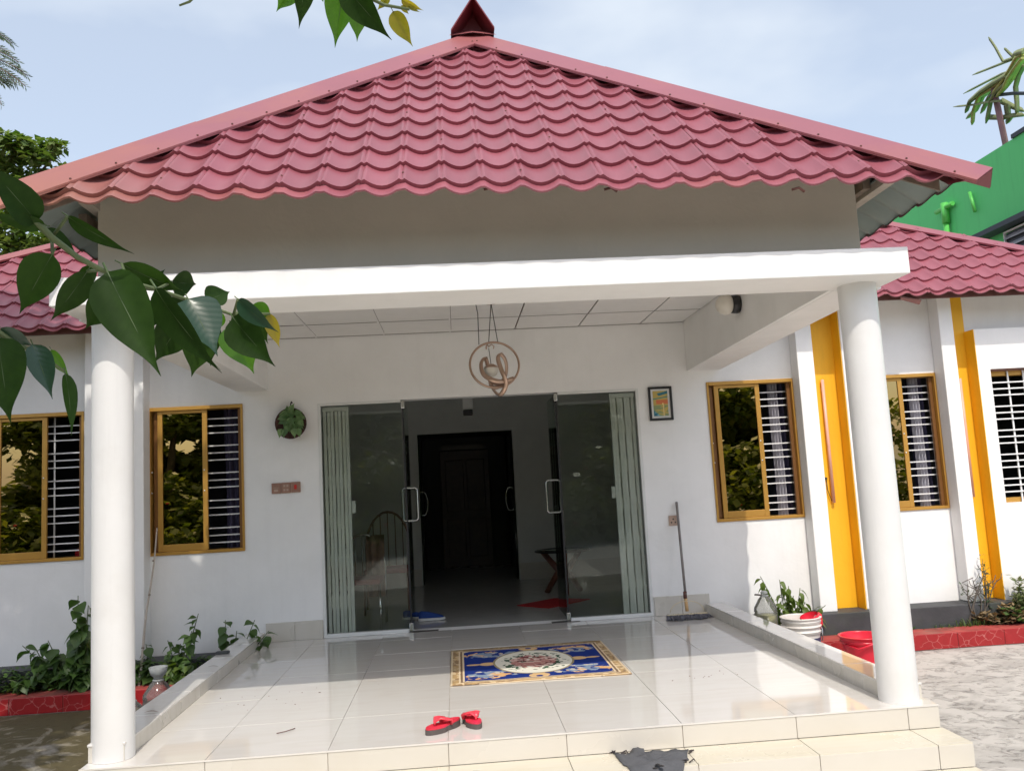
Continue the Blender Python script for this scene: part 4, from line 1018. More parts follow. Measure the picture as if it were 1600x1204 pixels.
mb = MB(); mb.tube([(tcx+.52*math.cos(k*math.pi/20), tcy+.52*math.sin(k*math.pi/20), tz+.012) for k in range(40)], .014, 5, closed=True); mb.build('rim', M['black'], t)
for k in range(3):
    a = k*2*math.pi/3+.5; c_, s_ = math.cos(a), math.sin(a)
    mb = MB(); mb.tube([(tcx+.42*c_, tcy+.42*s_, tz-.01), (tcx+.10*c_, tcy+.10*s_, .42), (tcx+.12*c_, tcy+.12*s_, .36), (tcx+.38*c_, tcy+.38*s_, .0)], [.055, .065, .065, .05], 8); mb.build('leg', M['teak'], t)
mp_ = [atz(808, 946, 0), atz(858, 950, 0), atz(922, 936, 0), atz(866, 935, 0)]
mb = MB(); mb.add([v+Vector((0, 0, .014)) for v in mp_]+[v+Vector((0, 0, .001)) for v in mp_], [(0, 1, 2, 3), (0, 4, 5, 1), (1, 5, 6, 2), (2, 6, 7, 3), (3, 7, 4, 0)])
tag(mb.build('floor_mat', M['mat_red'], org=mp_[0]), 'plain red mat on the room floor under the glass table', 'mat')
def shoe(base, ang, L_, lab):
    b = Vector(base); t = thing('sneaker', lab, 'shoe', b, 'blue sneakers inside the door'); rot = Matrix.Rotation(ang, 3, 'Z')
    def sh(prof_):  # (s, half width, z0, z1)
        mb = MB(); vs_ = []; n = len(prof_)
        for s, w, z0, z1 in prof_:
            for x, z in ((-w, z0), (w, z0), (w*.8, z1), (-w*.8, z1)): vs_.append(b+rot @ Vector((s*L_, x*L_, z*L_)))
        f = []
        for i in range(n-1):
            for k in range(4): f.append((i*4+k, i*4+(k+1) % 4, i*4+4+(k+1) % 4, i*4+4+k))
        f += [(3, 2, 1, 0), tuple((n-1)*4+k for k in range(4))]; mb.add(vs_, f, 0, False); return mb
    sh([(-.5, .11, 0, .10), (-.4, .15, 0, .10), (0, .14, 0, .09), (.3, .18, 0, .09), (.46, .12, .01, .09), (.5, .05, .03, .08)]).build('sole', M['rubber'], t, bevel=.01)
    sh([(-.48, .09, .09, .30), (-.38, .13, .10, .34), (-.1, .12, .09, .30), (.1, .13, .09, .24), (.3, .15, .09, .18), (.44, .10, .09, .12)]).build('upper', M['blue'], t, bevel=.012)
shoe((-.60, 6.86, 0), math.radians(8), .42, 'blue sneaker with a white sole, the one behind, inside the left glass'); shoe((-.33, 6.62, 0), math.radians(4), .44, 'blue sneaker with a white sole, the nearer one, toe in the open doorway')
t = thing('ceiling_fixture', 'small black box fixture hanging inside above the open doorway', 'fixture', (.44, 8.0, 3.5))
q = at(731, 640, 8.0)
mb = MB(); mb.box(q.x-.09, 7.95, q.z-.0, q.x+.09, 8.1, q.z+.75); mb.build('bracket', M['darkroom'], t)
mb = MB(); mb.box(q.x-.085, 7.9, q.z-.10, q.x+.085, 8.12, q.z-.002); mb.build('box', M['black'], t, bevel=.01)

# ---------------------------------------------------------------- fittings on the porch wall
t = thing('pendant_light', 'copper pendant light of one large ring with twisted inner loops and a dome shade', 'pendant light', (.74, 3.65, 3.7))
PY = 3.55
def pp(px, py, dy=0): return at(px, py, PY+dy)
C0 = pp(772.8, 570); r0 = 38*(PY+7.42)/1321.55
ring = [C0+Vector((1.03*r0*math.cos(a), .18*r0*math.cos(a), .95*r0*math.sin(a)+.0)) for a in [k*math.pi/24 for k in range(48)]]
mb = MB(); mb.tube(ring, .015, 8, closed=True, flat=1.5, up=(0, 1, 0)); mb.build('ring', M['copper'], t)
def spl(pts, n=6):
    P = [Vector(p) for p in pts]; out_ = []; N_ = len(P)
    for i in range(N_):
        p0, p1, p2, p3 = P[i-1], P[i], P[(i+1) % N_], P[(i+2) % N_]
        for k in range(n):
            u = k/n; out_.append(.5*((2*p1)+(p2-p0)*u+(2*p0-5*p1+4*p2-p3)*u*u+(3*p1-p0-3*p2+p3)*u**3))
    return out_
z2 = lambda x, y: (700+x/6.687, 460+y/6.687)
lp1 = [(385, 662, .06), (345, 725, .0), (370, 830, -.10), (460, 890, -.14), (570, 912, -.10), (680, 880, .04), (600, 935, .14), (480, 972, .16), (440, 905, .16), (415, 740, .12)]
lp2 = [(545, 622, -.02), (522, 668, -.10), (555, 780, -.14), (596, 880, -.12), (602, 960, -.06), (545, 1048, .02), (478, 1000, .08), (445, 920, .12), (520, 930, .14), (596, 860, .12), (612, 760, .08), (592, 670, .04)]
for lp_ in (lp1, lp2):
    pts = spl([pp(*z2(x, y), dy) for x, y, dy in lp_])
    mb = MB(); mb.tube(pts, .013, 8, closed=True, flat=2.4, up=(0, 1, 0)); mb.build('loop', M['copper'], t)
c_ = pp(*z2(450, 752)); rS = .095
mb = MB(); mb.lathe([(.004, .035), (.04, .03), (rS*.9, .0), (rS, -.02)], c_, 20); mb.build('shade', M['copper'], t)
mb = MB(); mb.lathe([(rS*.97, -.02), (rS*.95, -.07), (rS*.7, -.115), (rS*.3, -.135), (.002, -.138)], c_, 20); mb.build('diffuser', M['bulb'], t)
top_ = Vector((pp(767, 472).x, PY, CZ-.005))
mb = MB(); mb.tube([c_+Vector((0, 0, .03)), pp(*z2(425, 560))], .005, 5); mb.tube([pp(*z2(425, 500)), top_], .006, 5); mb.tube([pp(*z2(518, 492)), top_], .006, 5)
tl = pp(*z2(323, 525)); mb.tube([tl, Vector((tl.x+.005, tl.y, CZ-.15)), Vector((tl.x-.015, tl.y, CZ-.01))], .006, 5)
mb.build('cable', M['black'], t)
mb = MB(); q = pp(*z2(425, 545)); 
for a in (0, 2.1, 4.2): mb.tube([q, q+Vector((.04*math.cos(a), .02*math.sin(a), .03)), q+Vector((.07*math.cos(a), .05*math.sin(a), .0)), q+Vector((.06*math.cos(a), .05*math.sin(a), -.03))], .008, 6)
mb.build('bracket', M['copper'], t)
mb = MB(); mb.lathe([(.07, 0), (.07, .02), (.001, .02)], top_+Vector((0, 0, -.012)), 16, closed_bot=True); mb.build('canopy', M['copper'], t)

t = thing('wall_lamp', 'round white globe lamp on a black base, fixed to the porch beam', 'wall lamp', (3.85, 2.9, 4.2))
mb = MB(); mb.lathe([(.001, 0), (.115, .001), (.12, .03), (.115, .09), (.10, .10), (.001, .10)], (3.849, 2.92, 4.215), 20, axis=(-1, 0, 0)); mb.build('base', M['black'], t)
mb = MB(); mb.lathe([(.10, .101), (.13, .13), (.135, .18), (.115, .24), (.06, .285), (.001, .295)], (3.849, 2.92, 4.215), 24, axis=(-1, 0, 0)); mb.build('globe', M['bulb'], t)

t = thing('wall_planter', 'small brown hanging pot of green leaves hooked on the wall left of the glass doors', 'planter', (-2.27, WY-.1, 3.2))
pc = Vector((-2.27, WY-.10, 3.19))
mb = MB(); mb.lathe([(.001, .09), (.15, .085), (.215, .04), (.235, 0), (.232, -.03), (.20, -.02), (.001, .03)], pc, 28, axis=(0, 1, 0)); mb.build('pot', M['pot'], t)
mb = MB(); mb.tube([pc+Vector((0, .05, .20)), pc+Vector((-.005, .05, .30)), pc+Vector((.015, .0, .325)), pc+Vector((.03, -.01, .30))], .010, 6); mb.build('hook', M['darksteel'], t)
lm_ = None
def leaf_mesh(name, mats, L_=1.0, W_=.55, fold=.18, curl=.22, n=8, tip=1.6, midrib=True, heart=0.0):
    """broad leaf lying along +Y from its base at the origin, in tiles"""
    mb = MB(); rows = []
    KW = [(0, .03), (.05, .50), (.12, .78), (.22, .96), (.32, 1.0), (.45, .93), (.58, .76), (.70, .50), (.79, .28), (.86, .14), (.93, .06), (1, .010)]
    for i in range(n+1):
        s = i/n; w = .01
        for (s0, w0), (s1, w1) in zip(KW, KW[1:]):
            if s0 <= s <= s1: w = w0+(w1-w0)*(s-s0)/(s1-s0)
        w *= W_*.5; zc = -curl*s*s*L_+.012*L_*math.sin(s*9)*fold
        rows.append([( -w, s*L_-heart*w, zc+fold*w*1.0), (-w*.5, s*L_, zc+fold*w*.35), (0, s*L_, zc-.0), (w*.5, s*L_, zc+fold*w*.35), (w, s*L_-heart*w, zc+fold*w)])
    vs_ = [p for r in rows for p in r]; f = [(i*5+k, i*5+k+1, i*5+6+k, i*5+5+k) for i in range(n) for k in range(4)]
    mb.add(vs_, f, 0, True)
    if midrib:
        mb.tube([(0, -.10*L_, .0)]+[(0, i/n*L_*.97, -curl*(i/n)**2*L_-.004) for i in range(n+1)], [.010*L_]+[.011*L_*(1-i/n*.85) for i in range(n+1)], 5, mi=1 if len(mats) > 1 else 0)
    return mb.mesh(name, mats)
pl_leaf = leaf_mesh('leaf', [M['planterleaf'], M['leaf_midrib']], .15, .105, n=6, fold=.5)
pl_leaf2 = leaf_mesh('leaf', [M['planterleaf'], M['leaf_midrib']], .145, .10, n=6, fold=.4)
def rnd_rot(yaw, pitch, roll=0): return (Matrix.Rotation(yaw, 3, 'Z') @ Matrix.Rotation(pitch, 3, 'X') @ Matrix.Rotation(roll, 3, 'Y'))
rr = random.Random(3)
for k in range(40):
    a = rr.uniform(0, 2*math.pi); r_ = .17*math.sqrt(rr.random()); p = pc+Vector((r_*math.cos(a)+.03, -.04-.05*rr.random(), r_*math.sin(a)+.065))
    yv = Vector((math.cos(a)*.8+rr.uniform(-.3, .3), rr.uniform(-.25, .2), -.35+math.sin(a)*.8+rr.uniform(-.2, .2))).normalized(); zv = Vector((rr.uniform(-.4, .4), -1, rr.uniform(-.1, .7))); zv = (zv-yv*zv.dot(yv)).normalized(); xv = yv.cross(zv)
    inst('leaf', pl_leaf2 if rr.random() < .6 else pl_leaf, t, p-yv*.06, Matrix((xv, yv, zv)).transposed(), rr.uniform(.7, 1.05))
for dx in (-.15, -.10, .03, .09):
    yv = Vector((dx*2, -.15, -1)).normalized(); zv = Vector((0, -1, .15)); zv = (zv-yv*zv.dot(yv)).normalized(); xv = yv.cross(zv)
    inst('leaf', pl_leaf2, t, pc+Vector((dx+.03, -.09, -.08)), Matrix((xv, yv, zv)).transposed(), 1.0)

t = thing('switch_panel', 'row of three bronze switch plates on the wall under the planter', 'switch panel', (-2.38, WY, 2.24))
for k, kind_ in enumerate(('socket', 'rockers', 'red')):
    x0 = -2.595+k*.1435; zc = 2.232+k*.002
    mb = MB(); mb.box(x0+.002, WY-.03, zc-.078, x0+.141, WY-.001, zc+.078); p_ = mb.build('plate', M['switch'], t, bevel=.006)
    mb = MB()
    if kind_ == 'rockers':
        for dx in (.035, .08):
            for dz in (-.05, .012): mb.box(x0+dx, WY-.036, zc+dz, x0+dx+.03, WY-.029, zc+dz+.035)
        mb.build('rocker', M['switchlight'], p_)
    elif kind_ == 'red':
        mb.box(x0+.05, WY-.038, zc-.03, x0+.088, WY-.029, zc+.035); mb.build('rocker', M['redlamp'], p_)
    else:
        mb.box(x0+.03, WY-.033, zc+.005, x0+.11, WY-.029, zc+.013); mb.box(x0+.04, WY-.036, zc-.05, x0+.10, WY-.029, zc-.012); mb.build('rocker', M['switchlight'], p_)
t = thing('wall_socket', 'single small bronze socket plate on the wall beside the mop handle', 'socket', (3.46, WY, 1.41))
mb = MB(); mb.box(3.395, WY-.028, 1.335, 3.525, WY-.001, 1.49); p_ = mb.build('plate', M['switchlight'], t, bevel=.006)
mb = MB()
for dx, dz in ((-.03, -.02), (.03, -.02), (0, .03)): mb.lathe([(.012, 0), (.010, .003), (.001, .003)], (3.46+dx, WY-.029, 1.405+dz), 8, axis=(0, -1, 0))
mb.build('pin_hole', M['black'], p_, kind='stuff')

t = thing('framed_picture', 'small black framed sea sunset picture on the wall right of the glass doors', 'picture', (3.4, WY, 3.22))
x0, x1, z0, z1 = 3.215, 3.588, 2.957, 3.484
mb = MB(); fr = .035
for a, b_, c, d in ((x0, x0+fr, z0, z1), (x1-fr, x1, z0, z1), (x0+fr, x1-fr, z0, z0+fr), (x0+fr, x1-fr, z1-fr, z1)): mb.box(a, WY-.04, c, b_, WY-.001, d)
mb.build('frame', M['black'], t, bevel=.004)
mb = MB(); mb.box(x0+fr, WY-.018, z0+fr, x1-fr, WY-.002, z1-fr); mb.build('mount', M['rubber'], t)
mb = MB(); mb.box(x0+fr+.035, WY-.021, z0+fr+.035, x1-fr-.035, WY-.0185, z1-fr-.03); mb.build('print', M['print'], t)

for (pa, pb, lab) in (((1285, 593), (1303, 785), 'salmon tube lamp with a dangling wire, in the yellow recess left of the column'), ((1500.5, 591), (1520, 776), 'salmon tube lamp in the yellow recess right of the column')):
    a, b_ = at(*pa, WY-.07), at(*pb, WY-.07); b_.x = a.x = (a.x+b_.x)/2
    t = thing('tube_lamp', lab, 'lamp', a, 'tube lamps on the yellow panels')
    mb = MB(); mb.tube([a, b_], .024, 12); mb.build('tube', M['tube'], t)
    mb = MB(); 
    for z in (a.z-.15, (a.z+b_.z)/2, b_.z+.15): mb.box(a.x-.012, WY-.055, z-.03, a.x+.012, WY-.0195, z+.03)
    mb.build('clip', M['tube'], t)
    if 'dangling' in lab:
        mb = MB(); mb.lathe([(.02, 0), (.018, .03), (.001, .031)], (a.x-.08, WY-.021, b_.z+.38), 10, axis=(0, -1, 0)); mb.tube([(a.x-.07, WY-.03, b_.z+.37), (a.x-.075, WY-.05, b_.z+.2), (a.x-.03, WY-.055, b_.z+.04), (a.x, WY-.06, b_.z+.0)], .006, 5); mb.build('wire', M['black'], t)

# ---------------------------------------------------------------- things on the porch floor
mb = MB(); rc = [Vector((0.005, 1.955, 0)), Vector((1.965, 1.925, 0)), Vector((1.955, 3.885, 0)), Vector((.0, 3.885, 0))]
mb.grid(lambda a, b_: ((rc[0]*(1-a)+rc[1]*a)*(1-b_)+(rc[3]*(1-a)+rc[2]*a)*b_)+Vector((0, 0, .012+.004*noise.noise(Vector((a*5, b_*5, 0))))), 24, 16)
n_ = 25
o = mb.build('rug', M['rug'], org=(0, 1.95, 0)); tag(o, 'blue patterned rug with a white floral medallion and gold border on the porch', 'rug')
so = o.modifiers.new('thick', 'SOLIDIFY'); so.thickness = .006; so.offset = -1

def flipflop(base, ang, L_, lab, flip=1):
    b = Vector(base); t = thing('flip_flop', lab, 'flip-flop', b, 'pair of red flip-flops'); rot = Matrix.Rotation(ang, 3, 'Z')
    out_ = []
    for k in range(28):
        a = 2*math.pi*k/28; s = math.cos(a); w = math.sin(a)
        hw = (.205 if s > .1 else .165)*(1-.12*math.exp(-((s+.1)/.25)**2)); out_.append((s*.5*L_, w*hw*L_*(1 if abs(s) < .85 else .95)))
    def slab(z0, z1, mat, name, k_=1.0):
        mb = MB(); n = len(out_)
        lo = [b+rot @ Vector((x*k_, y*k_, z0)) for x, y in out_]; hi = [b+rot @ Vector((x*k_, y*k_, z1+(.012 if x < -.2*L_ else 0))) for x, y in out_]
        mb.add(lo+hi, [(i, (i+1) % n, n+(i+1) % n, n+i) for i in range(n)]+[tuple(range(n))[::-1], tuple(range(n, 2*n))]); return mb.build(name, mat, t)
    slab(.001, .042, M['flipsole'], 'sole'); slab(.043, .056, M['flipred'], 'footbed', .97)
    toe = b+rot @ Vector((.26*L_, .01*flip, .056))
    for sy in (-1, 1):
        e = b+rot @ Vector((-.10*L_, sy*.155*L_, .05)); mid = (toe+e)/2+Vector((0, 0, .058))
        path = [toe, toe+Vector((0, 0, .035)), mid*.6+toe*.4+Vector((0, 0, .03)), mid, e+Vector((0, 0, .04)), e]
        mb = MB(); mb.tube(path, [.011, .016, .032, .042, .038, .026], 8, flat=.35, up=(0, 0, 1)); mb.build('strap', M['pink'], t)
flipflop(((atz(666, 1145, .03)+atz(716, 1128, .03))/2*Vector((1, 1, 0)) if False else Vector((-.045, .355, 0))), math.radians(180+43), .40, 'red flip-flop on the left of the pair, toe pointing to the steps')
flipflop((.205, .455, 0), math.radians(-70), .36, 'red flip-flop on the right of the pair, its heel against the other')

t = thing('mop', 'long-handled flat mop with a grey yarn head leaning at the wall by the doors', 'mop', (3.45, 5.1, 0))
mc = Vector((3.46, 5.12, .05))
top_ = at(1057, 784, WY-.04)
mb = MB(); mb.tube([mc+Vector((0, .03, .30)), top_], .020, 8); mb.build('handle', M['handlegrey'], t)
mb = MB(); mb.tube([mc+Vector((0, .0, .06)), mc+Vector((0, .035, .24))], .026, 8); mb.build('socket', M['orange'], t)
mb = MB(); mb.tube([mc+Vector((-.006, .034, .24)), mc+Vector((0, .045, .34))], .028, 8); mb.build('collar', M['rust'], t)
mb = MB(); mb.tube([mc+Vector((.25*math.cos(a), 0, .06+.15*math.sin(a))) for a in [k*math.pi/12 for k in range(13)]], .005, 6); mb.build('wire_bow', M['cream'], t)
mb = MB(); mb.box(mc.x-.30, mc.y-.03, .055, mc.x+.30, mc.y+.03, .075); mb.build('bar', M['cream'], t)
mb = MB(); rr = random.Random(5)
for k in range(260):
    x = mc.x+rr.uniform(-.31, .31); y = mc.y+rr.uniform(-.03, .03); a = rr.uniform(-.6, .6)+(math.pi/2 if rr.random() < .3 else -math.pi/2); L_ = rr.uniform(.06, .15)
    ex, ey = x+L_*math.cos(a), y+L_*math.sin(a)
    mb.tube([(x, y, .058), ((x+ex)/2, (y+ey)/2, .05+rr.random()*.02), (ex, ey, .008+rr.random()*.02)], .009, 4)
mb.build('yarn_head', M['mopgrey'], t, kind='stuff')

# grey rag on the step
mb = MB(); rr = random.Random(11)
rp = [(957, 1176, 0), (972, 1181, 0), (985, 1176, 0), (996, 1169, .03), (1001, 1180, .02), (1024, 1178, .015), (1050, 1176, .02), (1076, 1175, .02), (1075, 1188, 0), (1069, 1192, 0), (1068, 1204, 0), (1070, 1222, 0), (1018, 1226, 0), (988, 1206, 0), (972, 1192, 0)]
P3 = [atz(x, y, -.192)+Vector((0, 0, .004+h)) for x, y, h in rp]
cen = atz(1025, 1195, -.192)+Vector((0, 0, .035))
rings = 6; vs_ = [cen]; n = 0; dens = []
for i in range(len(P3)):
    a, b_ = P3[i], P3[(i+1) % len(P3)]
    for k in range(5): dens.append(a.lerp(b_, k/5))
n = len(dens)
for r_ in range(1, rings+1):
    for i, p in enumerate(dens):
        q = cen.lerp(p, r_/rings); w = .038*noise.noise(Vector((q.x*9, q.y*13, 2)))+.016*noise.noise(Vector((q.x*25, q.y*25, 5)))
        z = q.z+w*(1-.5*r_/rings)
        if r_ == rings: q = q+Vector((rr.uniform(-.010, .010), rr.uniform(-.010, .010), 0))
        vs_.append(Vector((q.x, q.y, max(z, -.190) if q.y > -.44 else z-.12*(-.44-q.y)*4)))
f = [(0, 1+i, 1+(i+1) % n) for i in range(n)]
for r_ in range(rings-1):
    for i in range(n): f.append((1+r_*n+i, 1+(r_+1)*n+i, 1+(r_+1)*n+(i+1) % n, 1+r_*n+(i+1) % n))
mb.add(vs_, f, 0, True)
rag = thing('rag', 'torn grey cloth rag lying crumpled on the top step', 'rag', cen)
o = mb.build('cloth', M['rag'], rag); so = o.modifiers.new('thick', 'SOLIDIFY'); so.thickness = .004
mb = MB()
for (x, y) in ((958, 1176), (961, 1175), (977, 1179), (981, 1176), (985, 1174), (990, 1172), (1076, 1176), (1078, 1175), (1072, 1190), (1077, 1190)):
    p = atz(x, y, -.185); mb.tube([p, p+Vector((rr.uniform(-.03, .05), rr.uniform(0, .04), .012)), p+Vector((rr.uniform(-.05, .09), rr.uniform(.0, .05), .004))], .006, 4)
mb.build('fray', M['ragdark'], rag, kind='stuff')
mb = MB()
for (x, y) in ((1028, 1200), (1034, 1202), (1024, 1206)):
    p = atz(x, y, -.185); mb.lathe([(.022, 0), (.012, .006), (.001, .007)], p+Vector((0, 0, .03)), 10)
mb.build('hole', M['black'], rag)

# litter
def litter(pts, r, lab, mat, name='twig'):
    mb = MB(); mb.tube(pts, r, 5); tag(mb.build(name, mat, org=pts[0]), lab, name.replace('_', ' '))
litter([atz(432, 1145, .008), atz(446, 1142, .012), atz(461, 1137, .008)], .004, 'thin dark twig lying on the sunlit porch floor', M['rust'])
for (x, y, lab) in ((236, 1113, 'dried leaf blade on the left parapet beside the column'), (332, 1042, 'pale dried leaf curled on the left parapet near the plants')):
    p = atz(x, y, .158); mb = MB(); mb.grid(lambda a, b_: p+Vector(((a-.5)*.15, (a-.5)*-.02+(b_-.5)*.03*math.sin(math.pi*a), .004+.015*math.sin(a*3))), 8, 2); tag(mb.build('dried_leaf', M['rust'] if x < 300 else M['drytwig'], org=p), lab, 'dried leaf')
mb = MB(); rr = random.Random(21)
for k in range(38):
    cx_, cy_, s_ = rr.choice([(430, 1085, 1), (440, 1095, 1), (615, 1065, 1), (1090, 1057, .6), (1140, 1050, .5), (880, 1150, .4), (500, 1075, 1), (360, 1100, 1.2)])
    p = atz(cx_+rr.gauss(0, 26)*s_, cy_+rr.gauss(0, 6)*s_, 0); w = rr.uniform(.002, .006)
    mb.box(p.x-w, p.y-w*.6, .0005, p.x+w, p.y+w*.6, .0005+w*.6)
mb.build('floor_grit', M['rust'], kind='stuff')
# pebbly dark scrap at the parapet end
p = atz(350, 1020, .155); mb = MB(); mb.box(p.x-.10, p.y-.05, .152, p.x+.07, p.y+.03, .185); tag(mb.build('dark_block', M['plinth'], org=p, bevel=.012), 'flat dark block lying at the far end of the left parapet', 'block')
# bamboo pole leaning by the left window
a, b_ = Vector((-4.33, 4.86, -.585)), at(246, 824, WY-.05)
mb = MB(); mb.tube([a.lerp(b_, k/10)+Vector((.012*math.sin(k), 0, 0)) for k in range(11)], [.022-.0012*k for k in range(11)], 8)
t = thing('pole', 'thin weathered bamboo pole leaning against the wall behind the left column', 'pole', a); mb.build('cane', M['board'], t)
mb = MB()
for k in (3, 6, 8): mb.tube([a.lerp(b_, k/10-.004), a.lerp(b_, k/10+.004)], .025-.0012*k, 8)
mb.build('node', M['wood_old'], t, kind='stuff')

# ---------------------------------------------------------------- bottles and buckets beside the porch
def bottle(base, r, h, lab, liquid, top=None, s=1.0):
    b = Vector(base); t = thing('bottle', lab, 'bottle', b)
    mb = MB(); mb.lathe([(.001, 0), (r*.9, .0), (r, .03), (r, h*.42), (r*.94, h*.46), (r, h*.5), (r*.95, h*.60), (r*.55, h*.82), (r*.27, h*.92), (r*.27, h)], b, 24); mb.build('body', M['bottle'], t)
    if liquid: mb = MB(); mb.lathe([(.001, .012), (r*.9, .014), (r*.93, .04), (r*.92, h*.40), (.001, h*.40)], b, 20); mb.build('liquid', M[liquid], t)
    mb = MB(); mb.lathe([(r*.30, h*.89), (r*.36, h*.89), (r*.36, h*.93), (r*.30, h*.93)], b, 16); mb.build('collar', M['bottlewhite'], t)
    if top == 'funnel':
        mb = MB(); mb.lathe([(r*.24, h*.93), (r*.34, h*1.0), (r*.50, h*1.06), (r*.60, h*1.22), (r*.55, h*1.22), (r*.45, h*1.07), (r*.20, h*1.0)], b, 20); mb.build('funnel', M['bottlewhite'], t)
    if top == 'handle':
        mb = MB(); mb.tube([b+Vector((-r*.3, 0, h*.93)), b+Vector((-r*.85, -.02, h*.96)), b+Vector((-r*.9, -.03, h*.955))], .012, 6); mb.build('handle', M['drytwig'], t)
        mb = MB(); mb.lathe([(r*.30, h*.97), (r*.32, h*1.0), (r*.2, h*1.04), (.001, h*1.05)], b, 14); mb.build('cap', M['bottlewhite'], t)
bq = at(242, 1092, 3.85)
bottle((-3.72, 3.95, -.585), .19, .52, 'clear plastic bottle of reddish water with a cut-off cup on its neck', 'redliquid', 'funnel')
bottle((-3.83, 3.35, -.585), .17, .40, 'dusty clear plastic bottle nearest the left column', None)
bottle((4.585, 4.98, -.2), .165, .53, 'clear plastic jug with yellowish water behind the right parapet', 'murk', 'handle')
mb = MB(); mb.box(4.40, 4.83, -.585, 4.80, 5.11, -.201); tag(mb.build('brick_stack', M['plinth'], org=(4.6, 4.97, -.585), bevel=.02), 'dark rough block holding up the plastic jug', 'block')
def bucket(base, r0, r1, h, lab, mat, ribs=(), name='bucket'):
    b = Vector(base); t = thing(name, lab, 'bucket', b)
    pr = [(r0*.98, 0.001)]
    n = 14
    for k in range(n+1):
        z = h*k/n; pr.append((r0+(r1-r0)*k/n, z))
    for z, dr in ribs: pr += [(r0+(r1-r0)*z/h+.002, z-.012), (r0+(r1-r0)*z/h+dr, z-.010), (r0+(r1-r0)*z/h+dr, z+.010), (r0+(r1-r0)*z/h+.002, z+.012)]
    pr = sorted(pr, key=lambda q: q[1]); pr += [(r1+.02, h), (r1+.022, h+.012), (r1-.012, h+.014)]
    inner = [(r1-.014, h), (r0-.014, .03), (.001, .028)]
    mb = MB(); mb.lathe([(.001, 0)]+pr+inner, b, 32); mb.build('body', mat, t); return t
bw = bucket((4.865, 4.40, -.585), .215, .258, .625, 'white plastic paint bucket with a dark blue printed wrap', M['bucket'], ribs=((.44, .02), (.52, .02), (.58, .018)))
mb = MB(); mb.lathe([(.227, .06), (.250, .37)], (4.865, 4.40, -.585), 32); mb.build('wrap', M['wrap'], bw)
mb = MB(); bb = Vector((4.865, 4.40, -.585)); mb.tube([bb+Vector((.26, .0, .55)), bb+Vector((.285, -.03, .45)), bb+Vector((.27, -.06, .34)), bb+Vector((.262, -.05, .30))], .008, 5); mb.build('bail', M['steel'], bw)
t = thing('scoop', 'red plastic mug hooked over the rim of the white bucket', 'mug', (5.0, 4.40, .03))
mcx = Vector((4.99, 4.40, .06)); ax_ = Vector((.35, .1, -1)).normalized()
mb = MB(); mb.lathe([(.13, 0), (.135, .012), (.105, .20), (.001, .21)], mcx, 20, axis=ax_); mb.lathe([(.122, .002), (.098, .19), (.001, .195)], mcx, 20, axis=ax_); mb.build('cup', M['redplastic'], t)
mb = MB(); mb.tube([mcx+Vector((.12, -.02, .03)), mcx+Vector((.155, -.03, .0)), mcx+Vector((.16, -.03, -.12)), mcx+Vector((.135, -.03, -.16))], .018, 6); mb.build('handle', M['redplastic'], t)
br = bucket((5.49, 3.90, -.585), .20, .29, .42, 'bright red plastic bucket standing behind the right column', M['redplastic'], ribs=((.36, .012),))
bb = Vector((5.49, 3.90, -.585)); mb = MB(); mb.tube([bb+Vector((-.27, -.07, .33)), bb+Vector((-.18, -.26, .30)), bb+Vector((.0, -.325, .37)), bb+Vector((.12, -.30, .40))], .014, 6); mb.build('handle', M['redplastic'], br)
mb = MB(); mb.box(bb.x+.0, bb.y-.33, bb.z+.355, bb.x+.14, bb.y-.27, bb.z+.40); mb.build('grip', M['redplastic'], br, bevel=.015)

# ---------------------------------------------------------------- red crackle-tiled kerbs of the flower beds
def kerb(x0, x1, lab):
    t = thing('garden_kerb', lab, 'kerb', ((x0+x1)/2, 4.8, -.585))
    mb = MB(); mb.box(x0, 4.655, -.585, x1, 5.045, -.372); mb.build('core', M['grout'], t)
    x = x0; k = 0
    while x < x1-.02:
        e = min(x+.70, x1)
        mb = MB(); mb.box(x+.003, 4.64, -.575, e-.003, 4.654, -.362); mb.build('kerb_tile', M['curb'], t, bevel=.004)
        mb = MB(); mb.box(x+.003, 4.66, -.3715, e-.003, 5.05, -.360); mb.build('top_tile', M['curbtop'], t, bevel=.004)
        x = e; k += 1
kerb(4.45, 12.4, 'red crackle-tiled garden kerb along the sunny right wing'); kerb(-9.4, -3.15, 'red crackle-tiled garden kerb along the shaded left wing')

